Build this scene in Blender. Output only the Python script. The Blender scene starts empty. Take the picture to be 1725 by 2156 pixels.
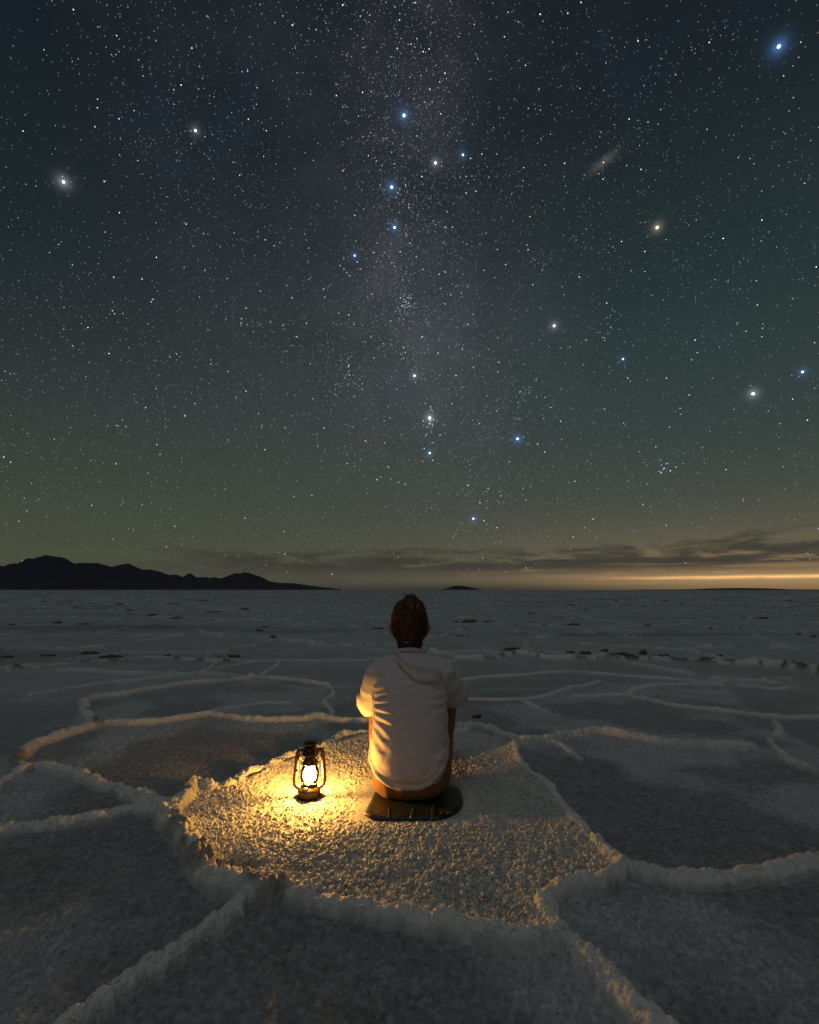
import bpy, bmesh, math, random
import numpy as np
from mathutils import Vector, Matrix, noise as mnoise

R = math.radians
sc = bpy.context.scene
C = sc.collection

# ------------------------------------------------------------------ camera
CAM_H = 0.90
PITCH = R(9.06)
FOC = 1028.0                       # focal length in units of a 1725 x 2156 frame
cam_d = bpy.data.cameras.new('camera')
cam = bpy.data.objects.new('camera', cam_d)
C.objects.link(cam)
cam.location = (0, 0, CAM_H)
cam.rotation_euler = (R(90) + PITCH, 0, 0)
cam_d.sensor_fit = 'VERTICAL'
cam_d.sensor_height = 36
cam_d.lens = 36 * FOC / 2156
cam_d.clip_start = 0.05
cam_d.clip_end = 200000
sc.camera = cam


def ray(px, py):
    cp, sp = math.cos(PITCH), math.sin(PITCH)
    f, r, u = FOC, px - 862.5, -(py - 1078)
    v = Vector((r, f * cp - u * sp, f * sp + u * cp))
    return v.normalized()


def ground_at(px, py, z=0.0):
    v = ray(px, py)
    t = (z - CAM_H) / v.z
    return v.x * t, v.y * t


# ------------------------------------------------------------------ world
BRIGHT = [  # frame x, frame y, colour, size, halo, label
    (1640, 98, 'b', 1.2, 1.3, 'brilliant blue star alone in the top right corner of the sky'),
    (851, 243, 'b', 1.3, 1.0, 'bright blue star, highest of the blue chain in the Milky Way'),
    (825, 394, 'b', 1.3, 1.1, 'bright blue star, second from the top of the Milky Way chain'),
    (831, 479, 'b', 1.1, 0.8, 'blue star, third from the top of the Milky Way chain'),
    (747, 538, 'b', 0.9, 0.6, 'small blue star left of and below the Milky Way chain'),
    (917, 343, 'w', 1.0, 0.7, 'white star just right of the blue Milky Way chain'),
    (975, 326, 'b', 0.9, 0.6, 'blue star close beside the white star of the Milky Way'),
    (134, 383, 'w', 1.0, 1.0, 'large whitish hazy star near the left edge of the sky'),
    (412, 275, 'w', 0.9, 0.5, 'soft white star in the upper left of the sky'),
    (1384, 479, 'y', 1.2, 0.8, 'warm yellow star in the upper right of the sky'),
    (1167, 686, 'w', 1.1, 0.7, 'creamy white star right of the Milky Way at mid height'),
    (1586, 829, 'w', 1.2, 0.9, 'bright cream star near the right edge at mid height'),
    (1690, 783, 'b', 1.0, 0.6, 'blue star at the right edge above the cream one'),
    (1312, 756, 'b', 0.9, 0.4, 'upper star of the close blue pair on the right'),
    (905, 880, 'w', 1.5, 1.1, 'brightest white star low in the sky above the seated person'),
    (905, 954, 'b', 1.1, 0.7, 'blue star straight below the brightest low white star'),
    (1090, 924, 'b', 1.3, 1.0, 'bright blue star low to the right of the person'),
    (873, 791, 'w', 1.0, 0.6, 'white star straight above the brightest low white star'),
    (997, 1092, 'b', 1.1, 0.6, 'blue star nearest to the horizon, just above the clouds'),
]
STAR_COL = {'b': (0.42, 0.66, 1.0), 'w': (0.95, 0.96, 1.0), 'y': (1.0, 0.86, 0.58), 'r': (1.0, 0.72, 0.55)}

world = bpy.data.worlds.new('World')
sc.world = world
world.use_nodes = True
NT = world.node_tree
NT.nodes.clear()


class NB:
    """tiny node-expression builder"""
    def __init__(s, nt):
        s.nt = nt

    def link(s, a, sock):
        if isinstance(a, bpy.types.NodeSocket):
            s.nt.links.new(a, sock)
        elif hasattr(a, '__len__') and len(a) == 3 and len(sock.default_value) == 4:
            sock.default_value = (*a, 1)
        else:
            sock.default_value = a

    def m(s, op, a, b=0.0, c=0.0, clamp=False):
        n = s.nt.nodes.new('ShaderNodeMath')
        n.operation = op
        n.use_clamp = clamp
        for i, v in enumerate((a, b, c)):
            s.link(v, n.inputs[i])
        return n.outputs[0]

    def vm(s, op, a, b=(0, 0, 0), out=0):
        n = s.nt.nodes.new('ShaderNodeVectorMath')
        n.operation = op
        s.link(a, n.inputs[0])
        if op == 'SCALE':
            s.link(b, n.inputs[3])
        else:
            s.link(b, n.inputs[1])
        return n.outputs['Value' if op in ('DOT_PRODUCT', 'LENGTH', 'DISTANCE') else 'Vector']

    def ss(s, x, a, b):
        n = s.nt.nodes.new('ShaderNodeMapRange')
        n.interpolation_type = 'SMOOTHSTEP'
        s.link(x, n.inputs['Value'])
        n.inputs['From Min'].default_value = a
        n.inputs['From Max'].default_value = b
        return n.outputs['Result']

    def gauss(s, x, c, w):
        t = s.m('DIVIDE', s.m('SUBTRACT', x, c), w)
        return s.m('EXPONENT', s.m('MULTIPLY', s.m('MULTIPLY', t, t), -1.0))

    def comb(s, x, y, z):
        n = s.nt.nodes.new('ShaderNodeCombineXYZ')
        for i, v in enumerate((x, y, z)):
            s.link(v, n.inputs[i])
        return n.outputs[0]

    def noise(s, vec, scale, detail=4, rough=0.5, dist=0.0):
        n = s.nt.nodes.new('ShaderNodeTexNoise')
        if vec is not None:
            s.link(vec, n.inputs['Vector'])
        n.inputs['Scale'].default_value = scale
        n.inputs['Detail'].default_value = detail
        n.inputs['Roughness'].default_value = rough
        n.inputs['Distortion'].default_value = dist
        return n.outputs[0]

    def voronoi(s, vec, scale, feature='F1', out='Distance', rnd=1.0):
        n = s.nt.nodes.new('ShaderNodeTexVoronoi')
        n.feature = feature
        if vec is not None:
            s.link(vec, n.inputs['Vector'])
        n.inputs['Scale'].default_value = scale
        n.inputs['Randomness'].default_value = rnd
        return n.outputs[out]

    def ramp(s, fac, stops, interp='LINEAR'):
        n = s.nt.nodes.new('ShaderNodeValToRGB')
        cr = n.color_ramp
        cr.interpolation = interp
        while len(cr.elements) < len(stops):
            cr.elements.new(0.5)
        for e, (p, c) in zip(cr.elements, stops):
            e.position = p
            e.color = (*c, 1) if len(c) == 3 else c
        s.link(fac, n.inputs[0])
        return n.outputs[0]

    def mix(s, fac, a, b, blend='MIX'):
        n = s.nt.nodes.new('ShaderNodeMix')
        n.data_type = 'RGBA'
        n.blend_type = blend
        s.link(fac, n.inputs[0])
        s.link(a, n.inputs[6])
        s.link(b, n.inputs[7])
        return n.outputs[2]

    def add(s, a, b):
        return s.vm('ADD', a, b)

    def sc(s, v, f):
        return s.vm('SCALE', v, f)


def build_world():
    b = NB(NT)
    tc = NT.nodes.new('ShaderNodeTexCoord')
    d = b.vm('NORMALIZE', tc.outputs['Generated'])
    sx = NT.nodes.new('ShaderNodeSeparateXYZ')
    b.link(d, sx.inputs[0])
    x, y, z = sx.outputs
    el = b.m('ARCSINE', z)
    az = b.m('ARCTAN2', x, y)
    # night sky colour by height (airglow low down, dark overhead)
    col = b.ramp(el, [(0.0, (.066, .062, .048)), (0.06, (.074, .075, .055)), (0.16, (.058, .066, .054)),
                      (0.32, (.044, .051, .050)), (0.55, (.025, .032, .035)), (0.80, (.0105, .0160, .0205)),
                      (1.0, (.0065, .0110, .0150))])
    # slow, patchy airglow: green to the left, teal to the right
    pn = b.noise(d, 2.3, 3, 0.5)
    grn = b.m('MULTIPLY', b.gauss(az, -0.62, 0.55), b.gauss(el, 0.13, 0.13))
    col = b.add(col, b.sc((-.008, .003, -.008), b.m('MULTIPLY', grn, b.m('MULTIPLY', pn, 1.5))))
    teal = b.m('MULTIPLY', b.gauss(az, 0.6, 0.5), b.gauss(el, 0.38, 0.28))
    col = b.add(col, b.sc((-.010, .001, .000), teal))
    lf = b.m('MULTIPLY', b.gauss(az, -0.9, 0.45), b.gauss(el, 0.42, 0.30))
    col = b.add(col, b.sc((-.016, -.014, -.012), lf))
    # milky way: great circle through two directions
    p, q = ray(790, 0), ray(900, 950)
    n = p.cross(q).normalized()
    s_ = b.vm('DOT_PRODUCT', d, tuple(n))
    n1 = b.noise(d, 5.0, 6, 0.62, 0.4)
    n2 = b.noise(d, 17.0, 5, 0.6)
    band = b.m('ADD', b.m('MULTIPLY', b.gauss(s_, 0, 0.34), .50), b.m('MULTIPLY', b.gauss(s_, 0, 0.12), .55))
    tex = b.m('MULTIPLY', b.ss(n1, .30, .78), b.m('ADD', .55, b.m('MULTIPLY', n2, .9)))
    band = b.m('MULTIPLY', b.m('MULTIPLY', band, b.ss(el, .10, .55)), b.m('ADD', .25, tex))
    col = b.add(col, b.sc((.024, .0225, .027), band))
    blu = b.m('MULTIPLY', b.gauss(s_, 0.0, .55), b.ss(b.noise(d, 7.0, 3), .52, .75))
    col = b.add(col, b.sc((.000, .003, .008), blu))
    # far town light under the clouds, right of the person
    glow_az = b.gauss(az, 0.66, 0.34)
    g1 = b.m('MULTIPLY', glow_az, b.gauss(el, 0.018, 0.040))
    g2 = b.m('MULTIPLY', b.gauss(az, 0.55, 0.50), b.gauss(el, 0.03, 0.10))
    col = b.add(col, b.sc((.260, .138, .046), g1))
    col = b.add(col, b.sc((.060, .038, .015), g2))
    # cloud deck: long flat banks above the horizon
    cvec = b.comb(b.m('MULTIPLY', az, 6.5), b.m('MULTIPLY', el, 34.0), 1.7)
    cn = b.noise(cvec, 1.6, 6, 0.60, 0.35)
    rise = b.m('ADD', .060, b.m('MULTIPLY', b.ss(az, .0, .5), .008))
    cn2 = b.noise(b.comb(b.m('MULTIPLY', az, 2.2), 3.1, 0.0), 1.5, 3)
    rise = b.m('ADD', rise, b.m('MULTIPLY', b.m('SUBTRACT', cn2, .5), .03))
    edge = b.m('SUBTRACT', b.m('ADD', rise, b.m('MULTIPLY', b.m('SUBTRACT', cn, .5), .11)), el)
    bank = b.m('MULTIPLY', b.ss(edge, -.026, .012), b.ss(el, .018, .050))
    side = b.ss(az, -.62, -.25)
    cm = b.m('MULTIPLY', b.m('MULTIPLY', bank, side), b.ss(cn, .30, .46), clamp=True)
    cshade = b.mix(b.ss(cn, .45, .75), (.050, .046, .036), (.036, .037, .033))
    col = b.mix(b.m('MULTIPLY', cm, .95), col, cshade)
    # thin lit layers between the banks
    lvec = b.comb(b.m('MULTIPLY', az, 2.6), b.m('MULTIPLY', el, 120.0), 4.2)
    ln = b.noise(lvec, 1.1, 4, 0.55, 0.2)
    lay = b.m('MULTIPLY', b.ss(ln, .52, .72), b.m('MULTIPLY', b.gauss(az, 0.52, 0.30), b.gauss(el, 0.034, 0.020)))
    col = b.add(col, b.sc((.16, .088, .036), lay))
    stn = b.m('ADD', .0215, b.m('MULTIPLY', b.m('SUBTRACT', b.noise(b.comb(b.m('MULTIPLY', az, 14.0), 0, 0), 1.0, 4), .5), .004))
    stk = b.m('EXPONENT', b.m('MULTIPLY', b.m('POWER', b.m('ABSOLUTE', b.m('DIVIDE', b.m('SUBTRACT', el, stn), .0026)), 2.0), -1.0))
    stk = b.m('MULTIPLY', b.m('MULTIPLY', stk, b.ss(az, .30, .56)), b.m('ADD', .55, b.noise(b.comb(b.m('MULTIPLY', az, 30.0), b.m('MULTIPLY', el, 90.0), 0), 1.0, 3)))
    col = b.add(col, b.sc((.62, .32, .11), b.m('MULTIPLY', stk, b.gauss(az, .66, .45))))
    # murk along the horizon
    hz = b.m('MULTIPLY', b.gauss(el, 0.0, .012), b.m('ADD', .35, b.m('MULTIPLY', b.gauss(az, .1, .35), .45)))
    col = b.mix(hz, col, (.030, .029, .025))
    # lens bloom round the brightest stars, painted into the sky colour
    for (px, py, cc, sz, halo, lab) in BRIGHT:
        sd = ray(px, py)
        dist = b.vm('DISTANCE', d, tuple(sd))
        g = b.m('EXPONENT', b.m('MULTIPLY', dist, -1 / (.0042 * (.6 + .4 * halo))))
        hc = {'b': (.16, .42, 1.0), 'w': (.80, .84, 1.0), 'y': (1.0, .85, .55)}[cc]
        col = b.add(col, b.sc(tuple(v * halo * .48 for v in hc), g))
    ga = ray(1271, 341)
    gx = ray(1290, 326)
    ax = (gx - ga).normalized()
    diff = b.vm('SUBTRACT', d, tuple(ga))
    along = b.vm('DOT_PRODUCT', diff, tuple(ax))
    dd = b.vm('LENGTH', diff)
    perp2 = b.m('MAXIMUM', b.m('SUBTRACT', b.m('MULTIPLY', dd, dd), b.m('MULTIPLY', along, along)), 0.0)
    ge = b.m('EXPONENT', b.m('MULTIPLY', b.m('ADD', b.m('DIVIDE', perp2, .006 ** 2), b.m('DIVIDE', b.m('MULTIPLY', along, along), .020 ** 2)), -1.0))
    col = b.add(col, b.sc((.060, .052, .050), ge))
    col = b.vm('MAXIMUM', col, (.002, .003, .004))
    # below the horizon: same dark tone
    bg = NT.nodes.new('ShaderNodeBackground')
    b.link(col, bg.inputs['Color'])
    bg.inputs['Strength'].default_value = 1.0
    out = NT.nodes.new('ShaderNodeOutputWorld')
    NT.links.new(bg.outputs[0], out.inputs['Surface'])


build_world()
world.cycles.sampling_method = 'MANUAL'
world.cycles.sample_map_resolution = 256

# added fill lamp from behind the camera, very soft, to brighten the ground
sun_d = bpy.data.lights.new('fill_sun', 'SUN')
sun_d.energy = 0.185
sun_d.angle = R(40)
sun_d.color = (0.97, 0.98, 0.99)
sun = bpy.data.objects.new('fill_sun', sun_d)
sun.rotation_euler = (R(19), 0, R(-28))
C.objects.link(sun)

sc.view_settings.view_transform = 'Standard'
sc.view_settings.look = 'None'
sc.view_settings.exposure = 0
sc.view_settings.gamma = 1
sc.view_settings.use_curve_mapping = False
sc.cycles.use_denoising = True
sc.cycles.sample_clamp_indirect = 0.8
sc.cycles.max_bounces = 6
sc.cycles.diffuse_bounces = 3
sc.cycles.transparent_max_bounces = 16
sc.cycles.caustics_reflective = False
sc.cycles.caustics_refractive = False


# ------------------------------------------------------------------ helpers
def tag(o, label=None, cat=None, group=None, kind=None):
    for k, v in (('label', label), ('category', cat), ('group', group), ('kind', kind)):
        if v:
            o[k] = v
    return o


def link(o, parent=None):
    C.objects.link(o)
    if parent:
        o.parent = parent
    return o


def empty(name, loc=(0, 0, 0)):
    o = bpy.data.objects.new(name, None)
    o.location = loc
    o.empty_display_size = .1
    return link(o)


def np_mesh(name, verts, faces, smooth=True):
    """numpy arrays to mesh (quads or tris)"""
    verts = np.asarray(verts, np.float32)
    faces = np.asarray(faces, np.int32)
    me = bpy.data.meshes.new(name)
    nf, k = faces.shape
    me.vertices.add(len(verts))
    me.vertices.foreach_set('co', verts.ravel())
    me.loops.add(nf * k)
    me.loops.foreach_set('vertex_index', faces.ravel())
    me.polygons.add(nf)
    me.polygons.foreach_set('loop_start', np.arange(0, nf * k, k, dtype=np.int32))
    if smooth:
        me.polygons.foreach_set('use_smooth', np.ones(nf, bool))
    me.update(calc_edges=True)
    return me


def add_obj(name, me, mat=None, parent=None):
    o = bpy.data.objects.new(name, me)
    if mat:
        me.materials.append(mat)
    return link(o, parent)


def smooth_me(me):
    me.polygons.foreach_set('use_smooth', np.ones(len(me.polygons), bool))
    return me


def bm_obj(name, bm, mat, parent=None, smooth=True, loc=None):
    me = bpy.data.meshes.new(name)
    bmesh.ops.recalc_face_normals(bm, faces=bm.faces)
    bm.to_mesh(me)
    bm.free()
    if smooth:
        smooth_me(me)
    o = add_obj(name, me, mat, parent)
    if loc:
        o.location = loc
    return o


def lathe(bm, prof, n=40, loc=(0, 0, 0)):
    lx, ly, lz = loc
    rings = []
    for r, z in prof:
        if r < 1e-6:
            rings.append([bm.verts.new((lx, ly, lz + z))])
        else:
            rings.append([bm.verts.new((lx + r * math.cos(2 * math.pi * i / n), ly + r * math.sin(2 * math.pi * i / n), lz + z)) for i in range(n)])
    for a, c in zip(rings, rings[1:]):
        for i in range(n):
            j = (i + 1) % n
            if len(a) == 1 and len(c) == 1:
                continue
            if len(a) == 1:
                bm.faces.new((a[0], c[i], c[j]))
            elif len(c) == 1:
                bm.faces.new((a[i], c[0], a[j]))
            else:
                bm.faces.new((a[i], a[j], c[j], c[i]))


def tube(bm, pts, rad, n=12, closed=False, squash=1.0):
    pts = [Vector(p) for p in pts]
    if not hasattr(rad, '__len__'):
        rad = [rad] * len(pts)
    rings = []
    up = Vector((0.13, 0.27, 0.95)).normalized()
    for i, p in enumerate(pts):
        if closed:
            t = (pts[(i + 1) % len(pts)] - pts[i - 1]).normalized()
        else:
            t = (pts[min(i + 1, len(pts) - 1)] - pts[max(i - 1, 0)]).normalized()
        if abs(t.dot(up)) > 0.96:
            up = Vector((0.9, 0.3, 0.1)).normalized()
        a = t.cross(up).normalized()
        bb = a.cross(t).normalized()
        up = bb
        rings.append([bm.verts.new(p + (a * math.cos(2 * math.pi * k / n) + bb * math.sin(2 * math.pi * k / n) * squash) * rad[i]) for k in range(n)])
    m = len(rings)
    for i in range(m if closed else m - 1):
        A, B = rings[i], rings[(i + 1) % m]
        for k in range(n):
            bm.faces.new((A[k], A[(k + 1) % n], B[(k + 1) % n], B[k]))
    if not closed:
        bm.faces.new(rings[0][::-1])
        bm.faces.new(rings[-1])


def ball(bm, c, r, sub=3, rot=None):
    ret = bmesh.ops.create_icosphere(bm, subdivisions=sub, radius=1.0)
    rr = r if hasattr(r, '__len__') else (r, r, r)
    for v in ret['verts']:
        p = Vector((v.co.x * rr[0], v.co.y * rr[1], v.co.z * rr[2]))
        if rot is not None:
            p = rot @ p
        v.co = p + Vector(c)


def limb(bm, pts, rads, n=16, sub=3):
    """tapered closed tube with round ends and joints"""
    P, Q = [], []
    for i in range(len(pts) - 1):
        a, c = Vector(pts[i]), Vector(pts[i + 1])
        bm2 = 6
        for k in range(bm2 + 1):
            t = k / bm2
            if k == 0 and i > 0:
                continue
            P.append(a.lerp(c, t))
            Q.append(rads[i] * (1 - t) + rads[i + 1] * t)
    tube(bm, P, Q, n)
    for p, r in zip(pts, rads):
        ball(bm, p, r * .995, sub)


def remesh(bm, voxel, smooth=4, name='m'):
    me = bpy.data.meshes.new(name)
    bmesh.ops.recalc_face_normals(bm, faces=bm.faces)
    bm.to_mesh(me)
    bm.free()
    o = bpy.data.objects.new('tmp', me)
    C.objects.link(o)
    md = o.modifiers.new('r', 'REMESH')
    md.mode = 'VOXEL'
    md.voxel_size = voxel
    if smooth:
        ms = o.modifiers.new('s', 'SMOOTH')
        ms.factor = .5
        ms.iterations = smooth
    dg = bpy.context.evaluated_depsgraph_get()
    dg.update()
    new = bpy.data.meshes.new_from_object(o.evaluated_get(dg))
    bpy.data.objects.remove(o)
    bpy.data.meshes.remove(me)
    return smooth_me(new)


def get_co(me):
    a = np.empty(len(me.vertices) * 3, np.float32)
    me.vertices.foreach_get('co', a)
    return a.reshape(-1, 3).astype(np.float64)


def get_no(me):
    a = np.empty(len(me.vertices) * 3, np.float32)
    me.vertex_normals.foreach_get('vector', a)
    return a.reshape(-1, 3).astype(np.float64)


def set_co(me, co):
    me.vertices.foreach_set('co', co.astype(np.float32).ravel())
    me.update()


# ---- numpy noise
def _hash(ix, iy, seed):
    h = (ix.astype(np.int64) * 374761393 + iy.astype(np.int64) * 668265263 + seed * 1442695040888963) & 0x7FFFFFFF
    h = ((h ^ (h >> 13)) * 1274126177) & 0x7FFFFFFF
    h = ((h ^ (h >> 16)) * 2246822519) & 0x7FFFFFFF
    return ((h ^ (h >> 15)) & 0xFFFFFF) / float(0x1000000)


def vnoise(x, y, seed=0):
    ix, iy = np.floor(x), np.floor(y)
    fx, fy = x - ix, y - iy
    fx = fx * fx * (3 - 2 * fx)
    fy = fy * fy * (3 - 2 * fy)
    a, b_ = _hash(ix, iy, seed), _hash(ix + 1, iy, seed)
    c, d = _hash(ix, iy + 1, seed), _hash(ix + 1, iy + 1, seed)
    return (a * (1 - fx) + b_ * fx) * (1 - fy) + (c * (1 - fx) + d * fx) * fy


def fbm(x, y, octs=4, seed=0, rough=.5):
    s, a, t = 0.0, 1.0, 0.0
    for i in range(octs):
        s = s + a * vnoise(x * 2 ** i + 17.3 * i, y * 2 ** i - 9.1 * i, seed + i)
        t += a
        a *= rough
    return s / t            # 0..1


def worley(x, y, seed=0, jit=.9, f2=False):
    ix, iy = np.floor(x), np.floor(y)
    d1 = np.full(x.shape, 9.0)
    d2 = np.full(x.shape, 9.0)
    rid = np.zeros(x.shape)
    for dx in (-1, 0, 1):
        for dy in (-1, 0, 1):
            cx, cy = ix + dx, iy + dy
            px = cx + .5 + (_hash(cx, cy, seed) - .5) * jit
            py = cy + .5 + (_hash(cx, cy, seed + 101) - .5) * jit
            dd = (px - x) ** 2 + (py - y) ** 2
            near = dd < d1
            if f2:
                d2 = np.where(near, d1, np.minimum(d2, dd))
            rid = np.where(near, _hash(cx, cy, seed + 57), rid)
            d1 = np.where(near, dd, d1)
    if f2:
        return np.sqrt(d1), np.sqrt(d2), rid
    return np.sqrt(d1), rid


def sstep(a, b_, x):
    t = np.clip((x - a) / (b_ - a), 0, 1)
    return t * t * (3 - 2 * t)


def new_mat(name):
    m = bpy.data.materials.new(name)
    m.use_nodes = True
    nt = m.node_tree
    return m, nt, nt.nodes['Principled BSDF'], NB(nt)


# ------------------------------------------------------------------ materials
def mat_salt():
    m, nt, P, b = new_mat('salt_crust')
    at = nt.nodes.new('ShaderNodeAttribute')
    at.attribute_name = 'tint'
    tc = nt.nodes.new('ShaderNodeTexCoord')
    o = tc.outputs['Object']
    n1 = b.noise(o, 55, 4, .6)
    n2 = b.noise(o, 7, 4, .6)
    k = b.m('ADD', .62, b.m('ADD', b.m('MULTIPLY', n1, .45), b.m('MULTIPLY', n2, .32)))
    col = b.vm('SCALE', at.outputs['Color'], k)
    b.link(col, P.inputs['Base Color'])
    P.inputs['Roughness'].default_value = .62
    P.inputs['Specular IOR Level'].default_value = .35
    v = b.voronoi(o, 260)
    n3 = b.noise(o, 330, 3, .65)
    hgt = b.m('ADD', b.m('MULTIPLY', b.m('SUBTRACT', 1.0, v), .8), n3)
    bp = nt.nodes.new('ShaderNodeBump')
    bp.inputs['Strength'].default_value = .55
    bp.inputs['Distance'].default_value = .003
    b.link(hgt, bp.inputs['Height'])
    b.link(bp.outputs[0], P.inputs['Normal'])
    return m


def mat_simple(name, col, rough=.6, metal=0.0, spec=.5, var=.0, scale=40, bump=0.0, bscale=200, bdist=.002):
    m, nt, P, b = new_mat(name)
    tc = nt.nodes.new('ShaderNodeTexCoord')
    o = tc.outputs['Object']
    if var:
        n = b.noise(o, scale, 5, .6)
        c = b.mix(n, tuple(v * (1 - var) for v in col), tuple(min(1, v * (1 + var)) for v in col))
        b.link(c, P.inputs['Base Color'])
    else:
        P.inputs['Base Color'].default_value = (*col, 1)
    P.inputs['Roughness'].default_value = rough
    P.inputs['Metallic'].default_value = metal
    P.inputs['Specular IOR Level'].default_value = spec
    if bump:
        bp = nt.nodes.new('ShaderNodeBump')
        bp.inputs['Strength'].default_value = bump
        bp.inputs['Distance'].default_value = bdist
        b.link(b.noise(o, bscale, 4, .6), bp.inputs['Height'])
        b.link(bp.outputs[0], P.inputs['Normal'])
    return m


M_SALT = mat_salt()
M_RIDGE = M_SALT.copy()
M_RIDGE.name = 'salt_ridge_crust'
_p = M_RIDGE.node_tree.nodes['Principled BSDF']
_p.inputs['Subsurface Weight'].default_value = .3
_p.inputs['Subsurface Radius'].default_value = (1.0, .62, .30)
_p.inputs['Subsurface Scale'].default_value = .022
M_ROCK = mat_simple('mountain_rock', (.060, .062, .085), .95, spec=.1, var=.35, scale=.004)
M_MUD = mat_simple('muddy_crust', (.17, .125, .085), .9, spec=.15, var=.5, scale=14, bump=.8, bscale=60, bdist=.01)
M_HOOD = mat_simple('pale_jersey', (.66, .59, .59), .9, spec=.15, var=.06, scale=30, bump=.25, bscale=700, bdist=.0008)
M_VEST = mat_simple('pale_cotton', (.62, .55, .50), .9, spec=.15, var=.05, scale=40)
M_PANT = mat_simple('tan_trouser_cloth', (.24, .125, .058), .8, spec=.2, var=.15, scale=25, bump=.2, bscale=500, bdist=.001)
M_SKIN = mat_simple('skin', (.46, .23, .15), .55, spec=.3, var=.08, scale=40)
M_HAIR = mat_simple('brown_hair', (.105, .050, .021), .5, spec=.4, var=.5, scale=60)
M_SHOE = mat_simple('dark_shoe_leather', (.05, .035, .028), .6, spec=.4, var=.2)
M_EYE = mat_simple('eye', (.12, .09, .08), .2)
M_MAT = mat_simple('black_vinyl', (.016, .016, .011), .42, spec=.45, var=.5, scale=18, bump=.35, bscale=45, bdist=.004)
M_SEAM = mat_simple('olive_vinyl_seam', (.060, .055, .022), .38, spec=.5, var=.3, scale=60)
M_FOIL = mat_simple('worn_foil_edge', (.13, .08, .04), .35, metal=.6, var=.4, scale=80)
M_BRASS = mat_simple('aged_bronze_paint', (.150, .102, .052), .30, metal=.75, var=.30, scale=60, bump=.1, bscale=120)
M_DARK = mat_simple('sooty_bronze', (.050, .034, .020), .36, metal=.7, var=.35, scale=60)
M_WIRE = mat_simple('thin_steel_wire', (.13, .085, .045), .35, metal=.9)


def mat_glass():
    m, nt, P, b = new_mat('lantern_glass')
    nt.nodes.remove(P)
    out = [n for n in nt.nodes if n.type == 'OUTPUT_MATERIAL'][0]
    tr = nt.nodes.new('ShaderNodeBsdfTransparent')
    tr.inputs[0].default_value = (.97, .96, .92, 1)
    gl = nt.nodes.new('ShaderNodeBsdfGlossy')
    gl.inputs['Roughness'].default_value = .04
    fr = nt.nodes.new('ShaderNodeFresnel')
    fr.inputs[0].default_value = 1.35
    mx = nt.nodes.new('ShaderNodeMixShader')
    nt.links.new(fr.outputs[0], mx.inputs[0])
    nt.links.new(tr.outputs[0], mx.inputs[1])
    nt.links.new(gl.outputs[0], mx.inputs[2])
    nt.links.new(mx.outputs[0], out.inputs['Surface'])
    return m


def mat_emit(name, col, s, sample=True):
    m = bpy.data.materials.new(name)
    m.use_nodes = True
    nt = m.node_tree
    nt.nodes.clear()
    e = nt.nodes.new('ShaderNodeEmission')
    e.inputs[0].default_value = (*col, 1)
    e.inputs[1].default_value = s
    o = nt.nodes.new('ShaderNodeOutputMaterial')
    nt.links.new(e.outputs[0], o.inputs[0])
    if not sample:
        m.cycles.emission_sampling = 'NONE'
    return m


M_GLASS = mat_glass()
LAMP = 21.0
M_FLAME = mat_emit('lamp_flame', (1.0, .475, .090), 60 * LAMP)

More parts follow.
